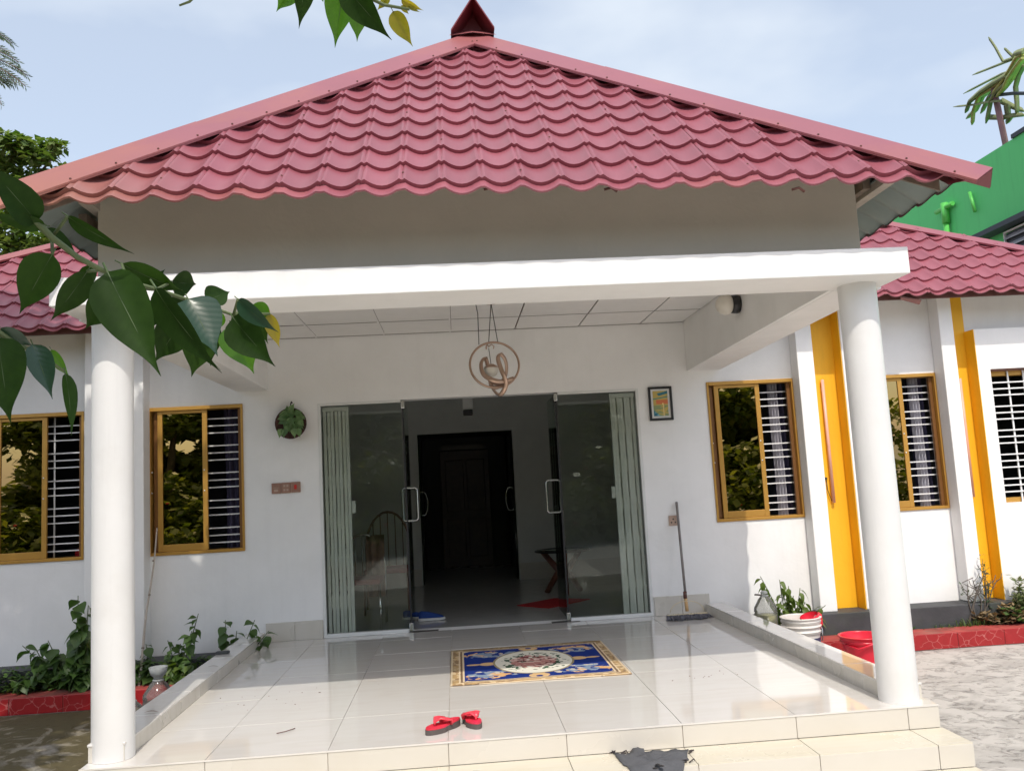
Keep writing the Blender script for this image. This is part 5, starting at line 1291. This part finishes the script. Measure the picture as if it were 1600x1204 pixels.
# ---------------------------------------------------------------- plants
bed_leaf = leaf_mesh('leaf', [M['bed'], M['twig']], .24, .20, n=6, curl=.3)
bed_leaf_s = leaf_mesh('leaf', [M['bedlight'], M['twig']], .15, .10, n=5, curl=.3)
bed_tiny = leaf_mesh('leaf', [M['bed'], M['twig']], .13, .09, n=4, curl=.3)
def plant(base, stems, lab, seed, me, cat='plant', leaf_scale=(.8, 1.25), droop=1.25, name='leafy_plant', per=7, group=None, r=.012):
    rr = random.Random(seed); b = Vector(base); t = thing(name, lab, cat, b, group)
    for tipx in stems:
        tip = Vector(tipx); mid = b.lerp(tip, .5)+Vector((rr.uniform(-.05, .05), rr.uniform(-.04, .04), .08))
        pts = [b.lerp(mid, k/4).lerp(mid.lerp(tip, k/4), k/4) for k in range(5)]
        mb = MB(); mb.tube(pts, [r*(1-.14*k) for k in range(5)], 5); mb.build('stem', M['twig'], t)
        for k in range(per):
            s = .35+.65*(k+rr.random()*.5)/per; i = min(3, int(s*4)); p = pts[i].lerp(pts[i+1], s*4-i)
            yaw = rr.choice((rr.uniform(0, 2*math.pi), math.pi+rr.uniform(-1.3, 1.3))); o_ = p+Vector((-math.sin(yaw), math.cos(yaw), 0))*.02
            inst('leaf', me[int(rr.random()*len(me))], t, o_, rnd_rot(yaw, rr.uniform(-droop, .2), rr.uniform(-.5, .5)), rr.uniform(*leaf_scale)*(1.1-.35*s))
    return t
YB = 5.08; ZB = -.42
def tipat(px, py, Y=YB): return at(px, py, Y)
plant((-5.15, YB, ZB), [tipat(122, 930), tipat(138, 945), tipat(128, 975, 5.0), tipat(140, 995, 4.95)], 'tall broad-leaved plant rising just left of the left column', 1, [bed_leaf], leaf_scale=(.9, 1.5), per=10)
plant((-5.42, YB, ZB), [tipat(75, 1000), tipat(95, 1020, 5.0), tipat(55, 1012), tipat(35, 1008)], 'broad-leaved plant spreading left of the tall one', 2, [bed_leaf], leaf_scale=(.8, 1.25), per=9)
plant((-5.0, 5.0, ZB), [tipat(105, 1025, 4.9), tipat(125, 1035, 4.85), tipat(140, 1045, 4.85), tipat(115, 1050, 4.8), tipat(90, 1050, 4.8)], 'low bushy dark plant at the foot of the left column', 3, [bed_tiny, bed_leaf], per=13)
plant((-5.75, 5.0, ZB), [tipat(40, 1055, 4.9), tipat(60, 1050, 4.85), tipat(15, 1062, 4.9), tipat(30, 1068, 4.8)], 'low plant with rounded leaves at the far left of the bed', 4, [bed_leaf], per=5, leaf_scale=(.5, .8))
plant((-4.25, YB, ZB), [tipat(228, 1005), tipat(232, 1030), tipat(215, 1035, 5.0), tipat(245, 1045, 4.95)], 'broad-leaved plant just right of the left column', 5, [bed_leaf, bed_tiny], per=10)
plant((-3.85, YB, ZB), [tipat(310, 958), tipat(300, 985), tipat(262, 1000), tipat(282, 1005)], 'thin upright seedling with a leafy tip in front of the left window wall', 6, [bed_tiny], per=12, droop=.9, leaf_scale=(1, 1.6))
plant((-3.7, 5.0, ZB), [tipat(255, 1030, 4.95), tipat(275, 1035, 4.95), tipat(300, 1035, 4.95), tipat(285, 1052, 4.85), tipat(262, 1055, 4.85)], 'light green low plant behind the plastic bottles', 7, [bed_leaf_s, bed_tiny], per=12, leaf_scale=(1, 1.5))
plant((-3.12, 5.05, ZB), [tipat(352, 968), tipat(370, 985), tipat(398, 968), tipat(420, 985), tipat(395, 995), tipat(360, 1008)], 'round-leaved creeper climbing over the end of the left parapet', 8, [bed_leaf], per=10, leaf_scale=(.65, .95))
sapling_leaf = leaf_mesh('leaf', [M['bedlight'], M['twig']], .17, .08, n=5, curl=.6)
plant((4.98, 5.10, -.42), [tipat(1188, 900), tipat(1218, 905), tipat(1232, 915), tipat(1250, 918), tipat(1225, 930), tipat(1258, 940), tipat(1240, 930), tipat(1290, 945)], 'sparse wilting shrub behind the jug and the white bucket', 9, [sapling_leaf], per=11, droop=1.3, leaf_scale=(1.0, 1.5), name='shrub')
def low_growth(x0, x1, y0, y1, n, seed, me_mat, h, name='ground_cover', z=ZB):
    rr = random.Random(seed); mb = MB()
    for k in range(n):
        x, y = rr.uniform(x0, x1), rr.uniform(y0, y1); hh = h*rr.random()**1.3; p = Vector((x, y, z+hh)); yaw = rr.uniform(0, 6.28); L_ = rr.uniform(.05, .11); w = L_*.32; pi = rr.uniform(-.6, .6)
        d = Vector((-math.sin(yaw)*math.cos(pi), math.cos(yaw)*math.cos(pi), math.sin(pi))); s = Vector((math.cos(yaw), math.sin(yaw), rr.uniform(-.3, .3)))
        mb.add([p, p+d*L_*.5+s*w, p+d*L_, p+d*L_*.5-s*w], [(0, 1, 2, 3)], 0)
    o = mb.build(name, me_mat); o['kind'] = 'stuff'
low_growth(-6.6, -3.2, 4.95, 5.12, 2300, 31, M['bed'], .38)
low_growth(4.6, 7.0, 5.05, 5.12, 110, 32, M['grassm'], .05)
# grass and weeds at the sunny end
mb = MB(); rr = random.Random(33)
for k in range(1500):
    x = 7.15+2.6*rr.random()**.75; y = rr.uniform(4.98, 5.25); h = rr.uniform(.05, .20)*(1 if x > 7.5 else .6); a = rr.uniform(0, 6.28); w = .006
    b = Vector((x, y, ZB)); d = Vector((math.cos(a), math.sin(a), 0))*h*rr.uniform(.3, 1.0); s = Vector((-math.sin(a), math.cos(a), 0))*w
    mb.add([b-s, b+s, b+d*.45+Vector((0, 0, h*.8))+s*.7, b+d+Vector((0, 0, h*rr.uniform(.5, 1))), b+d*.45+Vector((0, 0, h*.8))-s*.7], [(0, 1, 2, 4), (4, 2, 3)])
mb.build('grass', M['grassm'], kind='stuff')
def bush(base, size, n, mat, lab, seed, leafL=.10, name='bush', stems=8, leafW=.28):
    rr = random.Random(seed); b = Vector(base); t = thing(name, lab, 'bush', b); mb = MB(); st = MB()
    for k in range(stems):
        tip = b+Vector((rr.uniform(-1, 1)*size[0], rr.uniform(-1, 1)*size[1], rr.uniform(.5, 1)*size[2])); mid = b.lerp(tip, .55)+Vector((0, 0, .06))
        pts = [b.lerp(mid, j/5).lerp(mid.lerp(tip, j/5), j/5) for j in range(6)]; st.tube(pts, [.014*(1-.15*j) for j in range(6)], 4)
        for j in range(n//stems):
            s = rr.uniform(.3, 1.05); i = min(4, int(s*5)); p = pts[i].lerp(pts[i+1], s*5-i)+Vector((rr.gauss(0, .035), rr.gauss(0, .03), rr.gauss(0, .035)))
            yaw = rr.uniform(0, 6.28); pi = rr.uniform(-.5, .8); L_ = leafL*rr.uniform(.6, 1.2); d = Vector((-math.sin(yaw)*math.cos(pi), math.cos(yaw)*math.cos(pi), math.sin(pi))); s_ = Vector((math.cos(yaw), math.sin(yaw), rr.uniform(-.4, .4)))*L_*leafW
            mb.add([p, p+d*L_*.5+s_, p+d*L_, p+d*L_*.5-s_], [(0, 1, 2, 3)])
    mb.build('foliage', mat, t, kind='stuff'); st.build('stem', M['drytwig'], t, kind='stuff'); return t
bush((8.55, 5.05, ZB), (.50, .14, .78), 900, M['bush'], 'dusty grey-green bush at the right edge before the white wall', 41, .12, leafW=.20)
bush((8.2, 4.98, ZB), (.36, .12, .30), 300, M['dryleaf'], 'brown withered low bush in front of the grey-green one', 42, .11)
bush((8.05, 5.15, ZB), (.36, .08, 1.0), 190, M['feather'], 'thin feathery sprig rising before the white wall at the right', 43, .08, stems=5, leafW=.15)
bush((8.5, 4.95, ZB), (.40, .10, .28), 260, M['bed'], 'low bright green weed at the right edge behind the kerb', 44, .12)
t = thing('bare_shrub', 'leafless branching shrub in front of the second yellow recess', 'shrub', (7.75, 5.1, ZB)); rr = random.Random(50)
for tx, ty in ((1512, 912), (1520, 905), (1540, 890), (1526, 915), (1533, 918), (1548, 908), (1558, 905)):
    tip = at(tx, ty, 5.12); b0 = Vector((7.75+rr.uniform(-.1, .22), 5.1, ZB)); mid = b0.lerp(tip, .55)+Vector((rr.uniform(-.07, .07), 0, 0))
    mb = MB(); mb.tube([b0, b0.lerp(mid, .5)+Vector((rr.uniform(-.03, .03), 0, 0)), mid, mid.lerp(tip, .5)+Vector((rr.uniform(-.03, .03), 0, 0)), tip], [.014, .012, .010, .008, .004], 5)
    for j in range(3): q = mid.lerp(tip, .3+.3*j); mb.tube([q, q+Vector((rr.choice((-1, 1))*.07, rr.uniform(-.03, .03), .05)), q+Vector((rr.choice((-1, 1))*.10, 0, .12))], .006, 4)
    mb.build('stem', M['drytwig'], t)

# ---------------------------------------------------------------- green neighbouring building
t = thing('green_building', 'tall green painted building behind the right wing roof', 'building', (18, 18, -.585))
GX = 16.0; GZ = 10.82
mb = MB(); mb.box(GX, 8.5, -.585, 26, 40, GZ); mb.build('wall', M['green'], t)
mb = MB(); mb.box(GX-.05, 8.4, GZ+.001, GX+.3, 14.15, GZ+.12); mb.build('roof_edge', M['navy'], t)
mb = MB(); mb.hexa([(GX-.45, 9, 8.42), (GX-.001, 9, 8.42), (GX-.001, 15.9, 8.42), (GX-.45, 15.9, 8.42), (GX-.45, 9, 8.56), (GX-.001, 9, 8.62), (GX-.001, 15.9, 8.62), (GX-.45, 15.9, 8.56)]); mb.build('sunshade', M['navy'], t)
mb = MB(); py_ = 17.45; mb.tube([(GX-.12, py_, 0), (GX-.12, py_, 10.0)], .085, 12); mb.build('drain_pipe', M['greenpipe'], t)
mb = MB(); mb.tube([(GX-.12, py_-.02, 9.45), (GX-.12, py_-.02, 10.1)], .115, 12); mb.tube([(GX-.12, py_+.45, 9.95), (GX-.12, py_-.45, 9.95)], .075, 10); mb.build('pipe_tee', M['greenpipe'], t)
mb = MB(); mb.tube([(GX-.10, 16.15, 10.0), (GX-.10, 16.0, 9.35)], .05, 10); mb.build('pipe_stub', M['greenpipe'], t)
mb = MB(); ly0, ly1, lz0, lz1 = 12.6, 14.85, 6.7, 8.3
mb.box(GX-.06, ly0, lz0, GX-.001, ly1, lz1); lv = mb.build('louvre_window', M['navy'], t)
for k in range(7):
    z = lz0+.1+k*.22; mb = MB(); mb.hexa([(GX-.16, ly0+.04, z), (GX-.062, ly0+.04, z+.10), (GX-.062, ly1-.04, z+.10), (GX-.16, ly1-.04, z), (GX-.16, ly0+.04, z+.03), (GX-.062, ly0+.04, z+.13), (GX-.062, ly1-.04, z+.13), (GX-.16, ly1-.04, z+.03)]); mb.build('louvre_slat', M['grille'], lv)
mb = MB(); mb.box(GX-.13, ly1-.038, lz0, GX-.062, ly1, lz1+.02); mb.box(GX-.13, ly0, lz1+.021, GX-.062, ly1, lz1+.06); mb.build('louvre_frame', M['alu'], lv)

# cactus vine on a pole on that roof
PBX = Vector((16.6, 14.6, GZ)); k_ = (16.6-CAM[0])/(16-CAM[0])
def cp(px, py, dx=0):
    d = ray(px, py); return Vector(CAM)+d*((16.6+dx-CAM[0])/d.x)
base = cp(1571, 224); topp = cp(1552, 135)
t = thing('cactus_plant', 'climbing cactus with drooping stems on a pole on the green building roof', 'cactus', Vector((base.x, base.y, GZ)))
mb = MB(); mb.tube([Vector((base.x, base.y+.1, GZ-.3)), base, topp], .085, 8); mb.build('pole', M['polepink'], t)
mb = MB(); hub = cp(1583, 146); mb.tube([topp+Vector((-.05, .1, -.25)), hub, cp(1625, 146)], .05, 6); mb.build('crossbar', M['navy'], t)
zc = lambda x, y: (1460+x/6.687, 40+y/6.687)
stems = [[(830, 340), (720, 375), (640, 230), (565, 120)], [(860, 340), (740, 385), (600, 440), (395, 520)], [(800, 480), (700, 510), (560, 580), (300, 715)], [(760, 520), (620, 600), (470, 700), (360, 800), (320, 915)],
         [(700, 790), (560, 800), (420, 830), (195, 852)], [(740, 560), (600, 650), (500, 740), (430, 880), (330, 975)], [(760, 560), (660, 650), (560, 760), (480, 920)], [(770, 580), (640, 690), (580, 800), (535, 1025)],
         [(830, 330), (780, 285), (730, 235)], [(940, 290), (860, 330), (780, 470), (680, 620), (600, 720)], [(930, 330), (850, 430), (760, 560), (700, 700)], [(930, 400), (870, 520), (840, 640), (855, 800), (860, 930)],
         [(700, 790), (820, 850), (940, 900)], [(760, 830), (770, 920), (800, 960), (750, 1030)], [(570, 965), (700, 970), (830, 945), (940, 935)], [(950, 330), (880, 400), (800, 560), (740, 640), (640, 750)], [(800, 470), (720, 560), (590, 660), (460, 740), (400, 900), (390, 1040)],
         [(940, 270), (860, 290), (820, 310)], [(1000, 300), (930, 380), (860, 500), (790, 580)]]
rr = random.Random(61)
for i, st in enumerate(stems):
    dx = rr.uniform(-.4, .5); P = [cp(*zc(x, y), dx) for x, y in st]
    pts = []
    for k in range(len(P)-1):
        for j in range(4): pts.append(P[k].lerp(P[k+1], j/4))
    pts.append(P[-1]); thick = .05 if i in (0, 1, 2, 4, 8) else .105
    mb = MB(); mb.tube(pts, [thick*(1-.3*k/len(pts))*(1 if k < len(pts)-1 else .3) for k in range(len(pts))], 3); mb.build('stem', M['cactusy'] if i in (9, 10, 15, 16, 18) else M['cactus'], t)

# ---------------------------------------------------------------- trees
def blob_crown(mb, c, rad, n, rr, L_=(.16, .30), w=.34, shell=.55, sq=(1, 1, .8), skip=None):
    for k in range(n):
        d = Vector((rr.gauss(0, 1), rr.gauss(0, 1), rr.gauss(0, 1))).normalized(); r_ = rad*(shell+(1-shell)*rr.random())
        p = Vector(c)+Vector((d.x*sq[0], d.y*sq[1], d.z*sq[2]))*r_
        if skip and skip(p): continue
        yaw = rr.uniform(0, 6.28); pi = rr.uniform(-1.2, .5); l = rr.uniform(*L_)
        dd = Vector((-math.sin(yaw)*math.cos(pi), math.cos(yaw)*math.cos(pi), math.sin(pi))); s = Vector((math.cos(yaw), math.sin(yaw), rr.uniform(-.5, .5)))*l*w
        mb.add([p, p+dd*l*.45+s, p+dd*l, p+dd*l*.45-s], [(0, 1, 2, 3)])
def far(px, py, Y): return at(px, py, Y)
# broad tree beyond the left wing
TY = 17
b = far(20, 420, TY); t = thing('broad_tree', 'bushy green tree rising behind the left wing roof', 'tree', (b.x, TY, -.585)); rr = random.Random(71)
mb = MB(); mb.tube([(b.x-1.5, TY, -.585), (b.x-1.4, TY, 4), far(-10, 380, TY), far(0, 300, TY)], [.35, .28, .2, .1], 8); mb.tube([far(-5, 330, TY), far(45, 290, TY), far(80, 250, TY)], [.1, .06, .03], 6); mb.tube([far(-10, 380, TY), far(40, 360, TY), far(70, 345, TY)], [.1, .06, .03], 6); mb.build('trunk', M['bark'], t)
mb = MB()
for px, py, r_, n in ((10, 235, .75, 330), (35, 225, .45, 170), (-30, 260, 1.0, 300), (72, 233, .42, 190), (88, 228, .26, 90), (60, 245, .4, 120), (20, 275, .8, 330), (-20, 320, 1.1, 350), (30, 300, .5, 170), (10, 360, .8, 330), (45, 385, .7, 260), (70, 375, .5, 150), (20, 400, .7, 230), (60, 270, .25, 40), (95, 262, .12, 14), (-5, 215, .3, 60)):
    blob_crown(mb, far(px, py, TY+rr.uniform(-.5, .5)), r_, n, rr, (.16, .30), shell=.35)
mb.build('crown', M['farcrown'], t, kind='stuff')
# feathery tree whose sprays enter at the far left
TY2 = 13
b = far(-120, 300, TY2); t = thing('feathery_tree', 'feathery leaved tree reaching in from the left edge above the wing roof', 'tree', (b.x, TY2, -.585)); rr = random.Random(72)
mb = MB(); mb.tube([(b.x, TY2, -.585), (b.x, TY2, 4), far(-110, 150, TY2), far(-60, 80, TY2)], [.25, .2, .14, .06], 8); mb.build('trunk', M['bark'], t)
mb = MB(); st = MB()
zf = lambda x, y: (x/4.63, y/4.63)
fr_ = [((-120, 200), (90, 318)), ((-150, 330), (72, 385)), ((-120, 350), (135, 452)), ((-150, 380), (200, 550)), ((-160, 420), (185, 625)), ((-140, 440), (150, 590)), ((-150, 430), (120, 610)), ((-160, 480), (90, 610)), ((-150, 500), (62, 610)), ((-160, 520), (28, 605)), ((-150, 400), (165, 520)), ((-90, 600), (12, 760)), ((-160, 560), (10, 560)), ((-200, 250), (20, 270))]
for a, b_ in fr_:
    p0, p1 = far(*zf(*a), TY2+rr.uniform(-.4, .4)), far(*zf(*b_), TY2+rr.uniform(-.4, .4))
    m_ = p0.lerp(p1, .55)+Vector((0, 0, .15)); pts = [p0.lerp(m_, k/14).lerp(m_.lerp(p1, k/14), k/14) for k in range(15)]
    st.tube(pts, .012, 4)
    for k in range(2, 15):
        for sgn in (-1, 1):
            tdir = (pts[k]-pts[k-1]).normalized(); side = Vector((tdir.z, 0, -tdir.x))*sgn; L_ = .20*(1-.3*k/15)
            e = pts[k]+(side*.55+tdir*.75).normalized()*L_+Vector((0, rr.uniform(-.05, .05), -.02)); wv = tdir*.028
            mb.add([pts[k]-wv*.3, pts[k].lerp(e, .5)-wv, e, pts[k].lerp(e, .5)+wv], [(0, 1, 2, 3)])
mb.build('crown', M['feather'], t, kind='stuff'); st.build('branch', M['bark'], t, kind='stuff')

# the tree overhead, whose branches hang into the picture
t = thing('shade_tree', 'heart-leaved tree whose branches hang close in from the left and top', 'tree', (-6.2, -8.2, -.585)); rr = random.Random(81)
def near(px, py, D):
    d = ray(px, py).normalized(); return Vector(CAM)+d*D
mb = MB(); mb.tube([(-6.2, -8.2, -.585), (-6.1, -8.1, 2.5), (-5.6, -7.6, 5.0), (-5.4, -6.8, 6.4)], [.32, .26, .2, .12], 10); mb.tube([(-5.9, -7.9, 4.0), (-3.6, -8.2, 5.6), (-1.2, -8.0, 5.9), (.6, -7.6, 5.6)], [.16, .11, .07, .03], 8); mb.tube([(-5.5, -7.2, 5.6), (-6.2, -4.0, 8.0), (-6.4, -1.4, 10.3)], [.14, .10, .05], 8); mb.tube([(-5.9, -7.9, 3.2), (-4.2, -6.9, 3.9), near(-260, 150, 1.9)], [.10, .06, .018], 8)
mb.tube([(-3.6, -8.2, 5.6), (-1.5, -7.0, 4.2), near(470, -260, 1.75)], [.08, .04, .012], 6)
mb.build('trunk', M['bark'], t)
mb = MB()
for c, r_, n in (((-1.0, -8.7, 6.1), .95, 430), ((-2.0, -8.3, 6.2), .9, 330), ((-3.4, -8.6, 6.7), 1.3, 480), ((-5.6, -7.8, 7.4), 1.6, 560), ((-5.0, -1.2, 9.6), 1.3, 520), ((-3.75, -1.3, 9.5), .85, 330), ((-3.9, -1.2, 10.8), .8, 240), ((-4.5, -1.4, 11.2), 1.1, 420), ((-6.6, -1.2, 10.2), 1.6, 700), ((-6.0, -1.0, 12.4), 1.6, 600), ((-8.4, -1.2, 9.4), 1.6, 560), ((-8.2, -1.0, 11.8), 1.6, 560), ((-10.0, -1.0, 10.6), 1.5, 350), ((-5.3, -2.6, 7.6), 1.2, 430), ((-6.6, -2.6, 6.7), 1.3, 430), ((-4.9, -2.8, 8.9), 1.0, 300), ((-7.6, -2.4, 8.0), 1.4, 430), ((-4.7, -2.9, 6.4), .8, 200)):
    blob_crown(mb, c, r_, n, rr, (.22, .40), w=.36, shell=.25)
mb.build('crown', M['crown'], t, kind='stuff')
LM = {}
def nleaf(kind_, asp):
    asp = round(asp*20)/20; k = (kind_, asp)
    if k not in LM: LM[k] = leaf_mesh('leaf', [M[kind_], M['leaf_midrib'] if kind_ != 'leaf_yellow' else M[kind_]], 1.0, asp, fold=.34, curl=.16, n=18)
    return LM[k]
def place_leaf(branch, base, tip, width, D0, D1, kind_, roll=0.0):
    p0, p1 = near(*base, D0), near(*tip, D1); ax = p1-p0; L_ = ax.length
    view = (p0+p1)/2-Vector(CAM); view.normalize(); y = ax.normalized(); z = (-view)-y*(-view).dot(y); z.normalize(); x = y.cross(z)
    rot = Matrix((x, y, z)).transposed() @ Matrix.Rotation(roll, 3, 'Y')
    plen = math.hypot(tip[0]-base[0], tip[1]-base[1]); asp = max(.2, min(.95, width/plen/max(.35, abs(math.cos(roll)))*.88))
    o = inst('leaf', nleaf(kind_, asp), branch, p0, rot, L_); return o
D = 1.42
def branch(pts, r, name='branch'):
    mb = MB(); mb.tube([near(*p) for p in pts], r, 7); return mb.build(name, M['twig'], t)
zb_ = lambda x, y: (x/3.333, 230+y/3.333)
B1 = branch([(-260, 150, 1.9), (-90, 225, 1.65), (0, 288, D), (18, 309, D), (39, 333, D), (63, 353, D), (81, 371, D), (120, 401, D), (159, 422, D), (200, 440, D+.02), (245, 452, D+.03), (292, 468, D+.04), (330, 480, D+.05), (365, 492, D+.05), (392, 482, D+.05)], [.010, .008, .0065, .006, .0056, .0052, .0048, .0044, .004, .0036, .0034, .003, .003, .0025, .002])
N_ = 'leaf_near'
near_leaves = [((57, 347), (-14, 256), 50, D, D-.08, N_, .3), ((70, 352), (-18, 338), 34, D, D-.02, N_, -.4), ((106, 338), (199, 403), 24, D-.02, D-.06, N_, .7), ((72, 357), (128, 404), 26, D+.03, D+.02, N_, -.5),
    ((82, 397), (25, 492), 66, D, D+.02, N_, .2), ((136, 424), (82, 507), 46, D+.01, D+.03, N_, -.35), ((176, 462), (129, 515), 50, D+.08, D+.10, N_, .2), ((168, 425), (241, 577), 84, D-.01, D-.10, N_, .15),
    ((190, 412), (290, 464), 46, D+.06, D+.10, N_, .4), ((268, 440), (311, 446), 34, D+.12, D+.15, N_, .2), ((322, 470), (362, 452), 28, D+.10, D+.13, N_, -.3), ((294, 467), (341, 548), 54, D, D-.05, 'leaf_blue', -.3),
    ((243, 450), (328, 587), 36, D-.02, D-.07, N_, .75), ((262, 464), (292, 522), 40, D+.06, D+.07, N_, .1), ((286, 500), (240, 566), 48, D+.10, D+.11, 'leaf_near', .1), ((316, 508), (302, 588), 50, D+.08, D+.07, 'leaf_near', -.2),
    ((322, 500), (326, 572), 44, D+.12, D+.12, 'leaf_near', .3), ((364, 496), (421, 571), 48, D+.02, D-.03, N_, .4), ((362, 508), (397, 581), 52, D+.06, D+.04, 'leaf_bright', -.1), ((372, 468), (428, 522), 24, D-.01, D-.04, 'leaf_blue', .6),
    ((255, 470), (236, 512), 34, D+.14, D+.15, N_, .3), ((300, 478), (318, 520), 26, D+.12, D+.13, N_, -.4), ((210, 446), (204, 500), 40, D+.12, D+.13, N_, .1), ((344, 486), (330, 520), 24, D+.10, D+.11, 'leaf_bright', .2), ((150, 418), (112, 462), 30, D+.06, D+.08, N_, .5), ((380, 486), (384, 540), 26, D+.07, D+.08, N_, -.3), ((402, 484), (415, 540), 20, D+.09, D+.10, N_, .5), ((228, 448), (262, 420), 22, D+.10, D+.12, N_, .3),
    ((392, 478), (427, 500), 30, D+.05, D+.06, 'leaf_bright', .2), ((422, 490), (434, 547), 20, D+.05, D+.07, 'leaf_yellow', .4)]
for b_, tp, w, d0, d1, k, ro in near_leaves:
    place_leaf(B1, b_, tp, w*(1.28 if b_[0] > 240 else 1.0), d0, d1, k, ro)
pet = MB()
for b_, tp, w, d0, d1, k, ro in near_leaves:
    best = min([(18, 309), (39, 333), (63, 353), (81, 371), (120, 401), (159, 422), (200, 440), (245, 452), (292, 468), (330, 480), (365, 492)], key=lambda q: (q[0]-b_[0])**2+(q[1]-b_[1])**2)
    if math.hypot(best[0]-b_[0], best[1]-b_[1]) > 6: pet.tube([near(*best, D+.03), near(*b_, d0)], .0026, 5)
pet.build('petiole', M['twig'], B1, kind='stuff')
B2 = branch([(-220, 420, 1.75), (-60, 485, 1.5), (0, 520, D-.05), (30, 540, D-.04), (55, 548, D-.02), (100, 580, D)], [.007, .005, .004, .003, .0025, .002])
for b_, tp, w, d0, d1, k, ro in [((-2, 528), (9, 655), 86, D-.06, D-.10, N_, .3), ((51, 538), (84, 620), 46, D-.04, D-.06, 'leaf_blue', -.2), ((2, 512), (52, 545), 34, D-.05, D-.04, 'leaf_blue', .5), ((80, 546), (106, 592), 22, D+.04, D+.04, 'leaf_bright', .5), ((102, 583), (121, 676), 24, D-.02, D-.05, 'leaf_near', -.6)]:
    place_leaf(B2, b_, tp, w, d0, d1, k, ro)
B3 = branch([(470, -260, 1.75), (490, -120, 1.5), (520, -40, 1.4), (560, -12, 1.38), (600, 8, 1.38), (640, 15, 1.38)], [.008, .006, .0045, .0035, .0025, .002])
for b_, tp, w, d0, d1, k, ro in [((470, -34), (427, 19), 42, 1.42, 1.44, 'leaf_bright', .3), ((478, -50), (470, 43), 44, 1.40, 1.38, N_, -.2), ((540, -34), (520, 71), 56, 1.40, 1.38, 'leaf_bright', .25), ((556, -6), (561, 66), 42, 1.46, 1.46, 'leaf_bright', -.3), ((536, -26), (604, 62), 52, 1.37, 1.33, N_, .35), ((614, 18), (643, 73), 34, 1.38, 1.37, 'leaf_yellow', .2), ((608, -6), (589, 17), 16, 1.4, 1.4, 'leaf_yellow', 0), ((627, 0), (661, 19), 14, 1.4, 1.4, 'leaf_yellow', .4), ((627, 9), (639, 23), 11, 1.4, 1.4, 'leaf_yellow', 0), ((500, -20), (505, 4), 24, 1.45, 1.45, 'leaf_bright', 0), ((637, 10), (657, 21), 6, 1.4, 1.4, 'leaf_yellow', .4)]:
    place_leaf(B3, b_, tp, w, d0, d1, k, ro)
B4 = branch([(330, -60, 1.5), (308, -10, 1.45), (296, 3, 1.45), (280, 9, 1.45)], [.0035, .0025, .002, .0015])

MIR = Vector((CAM[0], 2*(WY+.04)-CAM[1], CAM[2])); g0, g1 = at(253, 700, WY+.04), at(300, 692, WY+.04)
def reflection_gap(p):      # gap carved in the foliage so the pane by the planter mirrors bright sky
    t_ = (MIR.y-p.y)/(MIR.y-WY-.04)
    def on(g): return MIR+(g-MIR)*t_
    a, b_ = on(g0), on(g1); zm = (a.z+b_.z)/2; hz = .105*t_
    return a.x-.2 < p.x < b_.x+.5 and zm-hz-.2*(p.x-a.x)/(b_.x-a.x) < p.z < zm+hz+.25
# garden opposite the house: what the window panes mirror
mb = MB(); rr = random.Random(91); fl = MB(); tk = MB()
for row, (yy, zs_, n_) in enumerate(((-17, (.3, 1.2), 26), (-19, (.4, 1.5, 2.6), 30), (-22, (2.0, 4.0, 5.5), 36), (-24, (2.5, 4.5, 6.5), 50), (-26, (.5, 1.5, 3.0, 4.5), 50), (-27, (2.0, 3.5, 5.0, 6.5), 60), (-28.5, (1.0, 2.5, 4.0, 5.5, 7.0), 60))):
    for k in range(n_):
        x = -21+42*(k/(n_-1))+rr.uniform(-.6, .6); y = yy+rr.uniform(-.8, .8); z = rr.choice(zs_); r_ = rr.uniform(1.1, 1.9)
        blob_crown(mb, (x, y, z), r_, 330, rr, (.26, .48) if row < 3 else (.4, .8), w=.42, shell=.4, skip=reflection_gap)
        if row < 2 and k % 2: fl.lathe([(.001, 0), (.09, .03), (.07, .08), (.001, .09)], Vector((x+rr.uniform(-1, 1), y+r_*.95, max(.2, z+rr.uniform(-.5, .5)))), 6)
for k in range(9):
    x = -17+4.2*k+rr.uniform(-1, 1); tk.tube([(x, -23, -.585), (x+rr.uniform(-.5, .5), -23, 3.5), (x+rr.uniform(-1, 1), -23, 6)], [.3, .22, .1], 8)
o = mb.build('garden_foliage', M['gardenleaf'], kind='stuff'); o = fl.build('garden_blossom', M['flower'], kind='stuff'); tk.build('garden_trunks', M['bark'], kind='stuff')
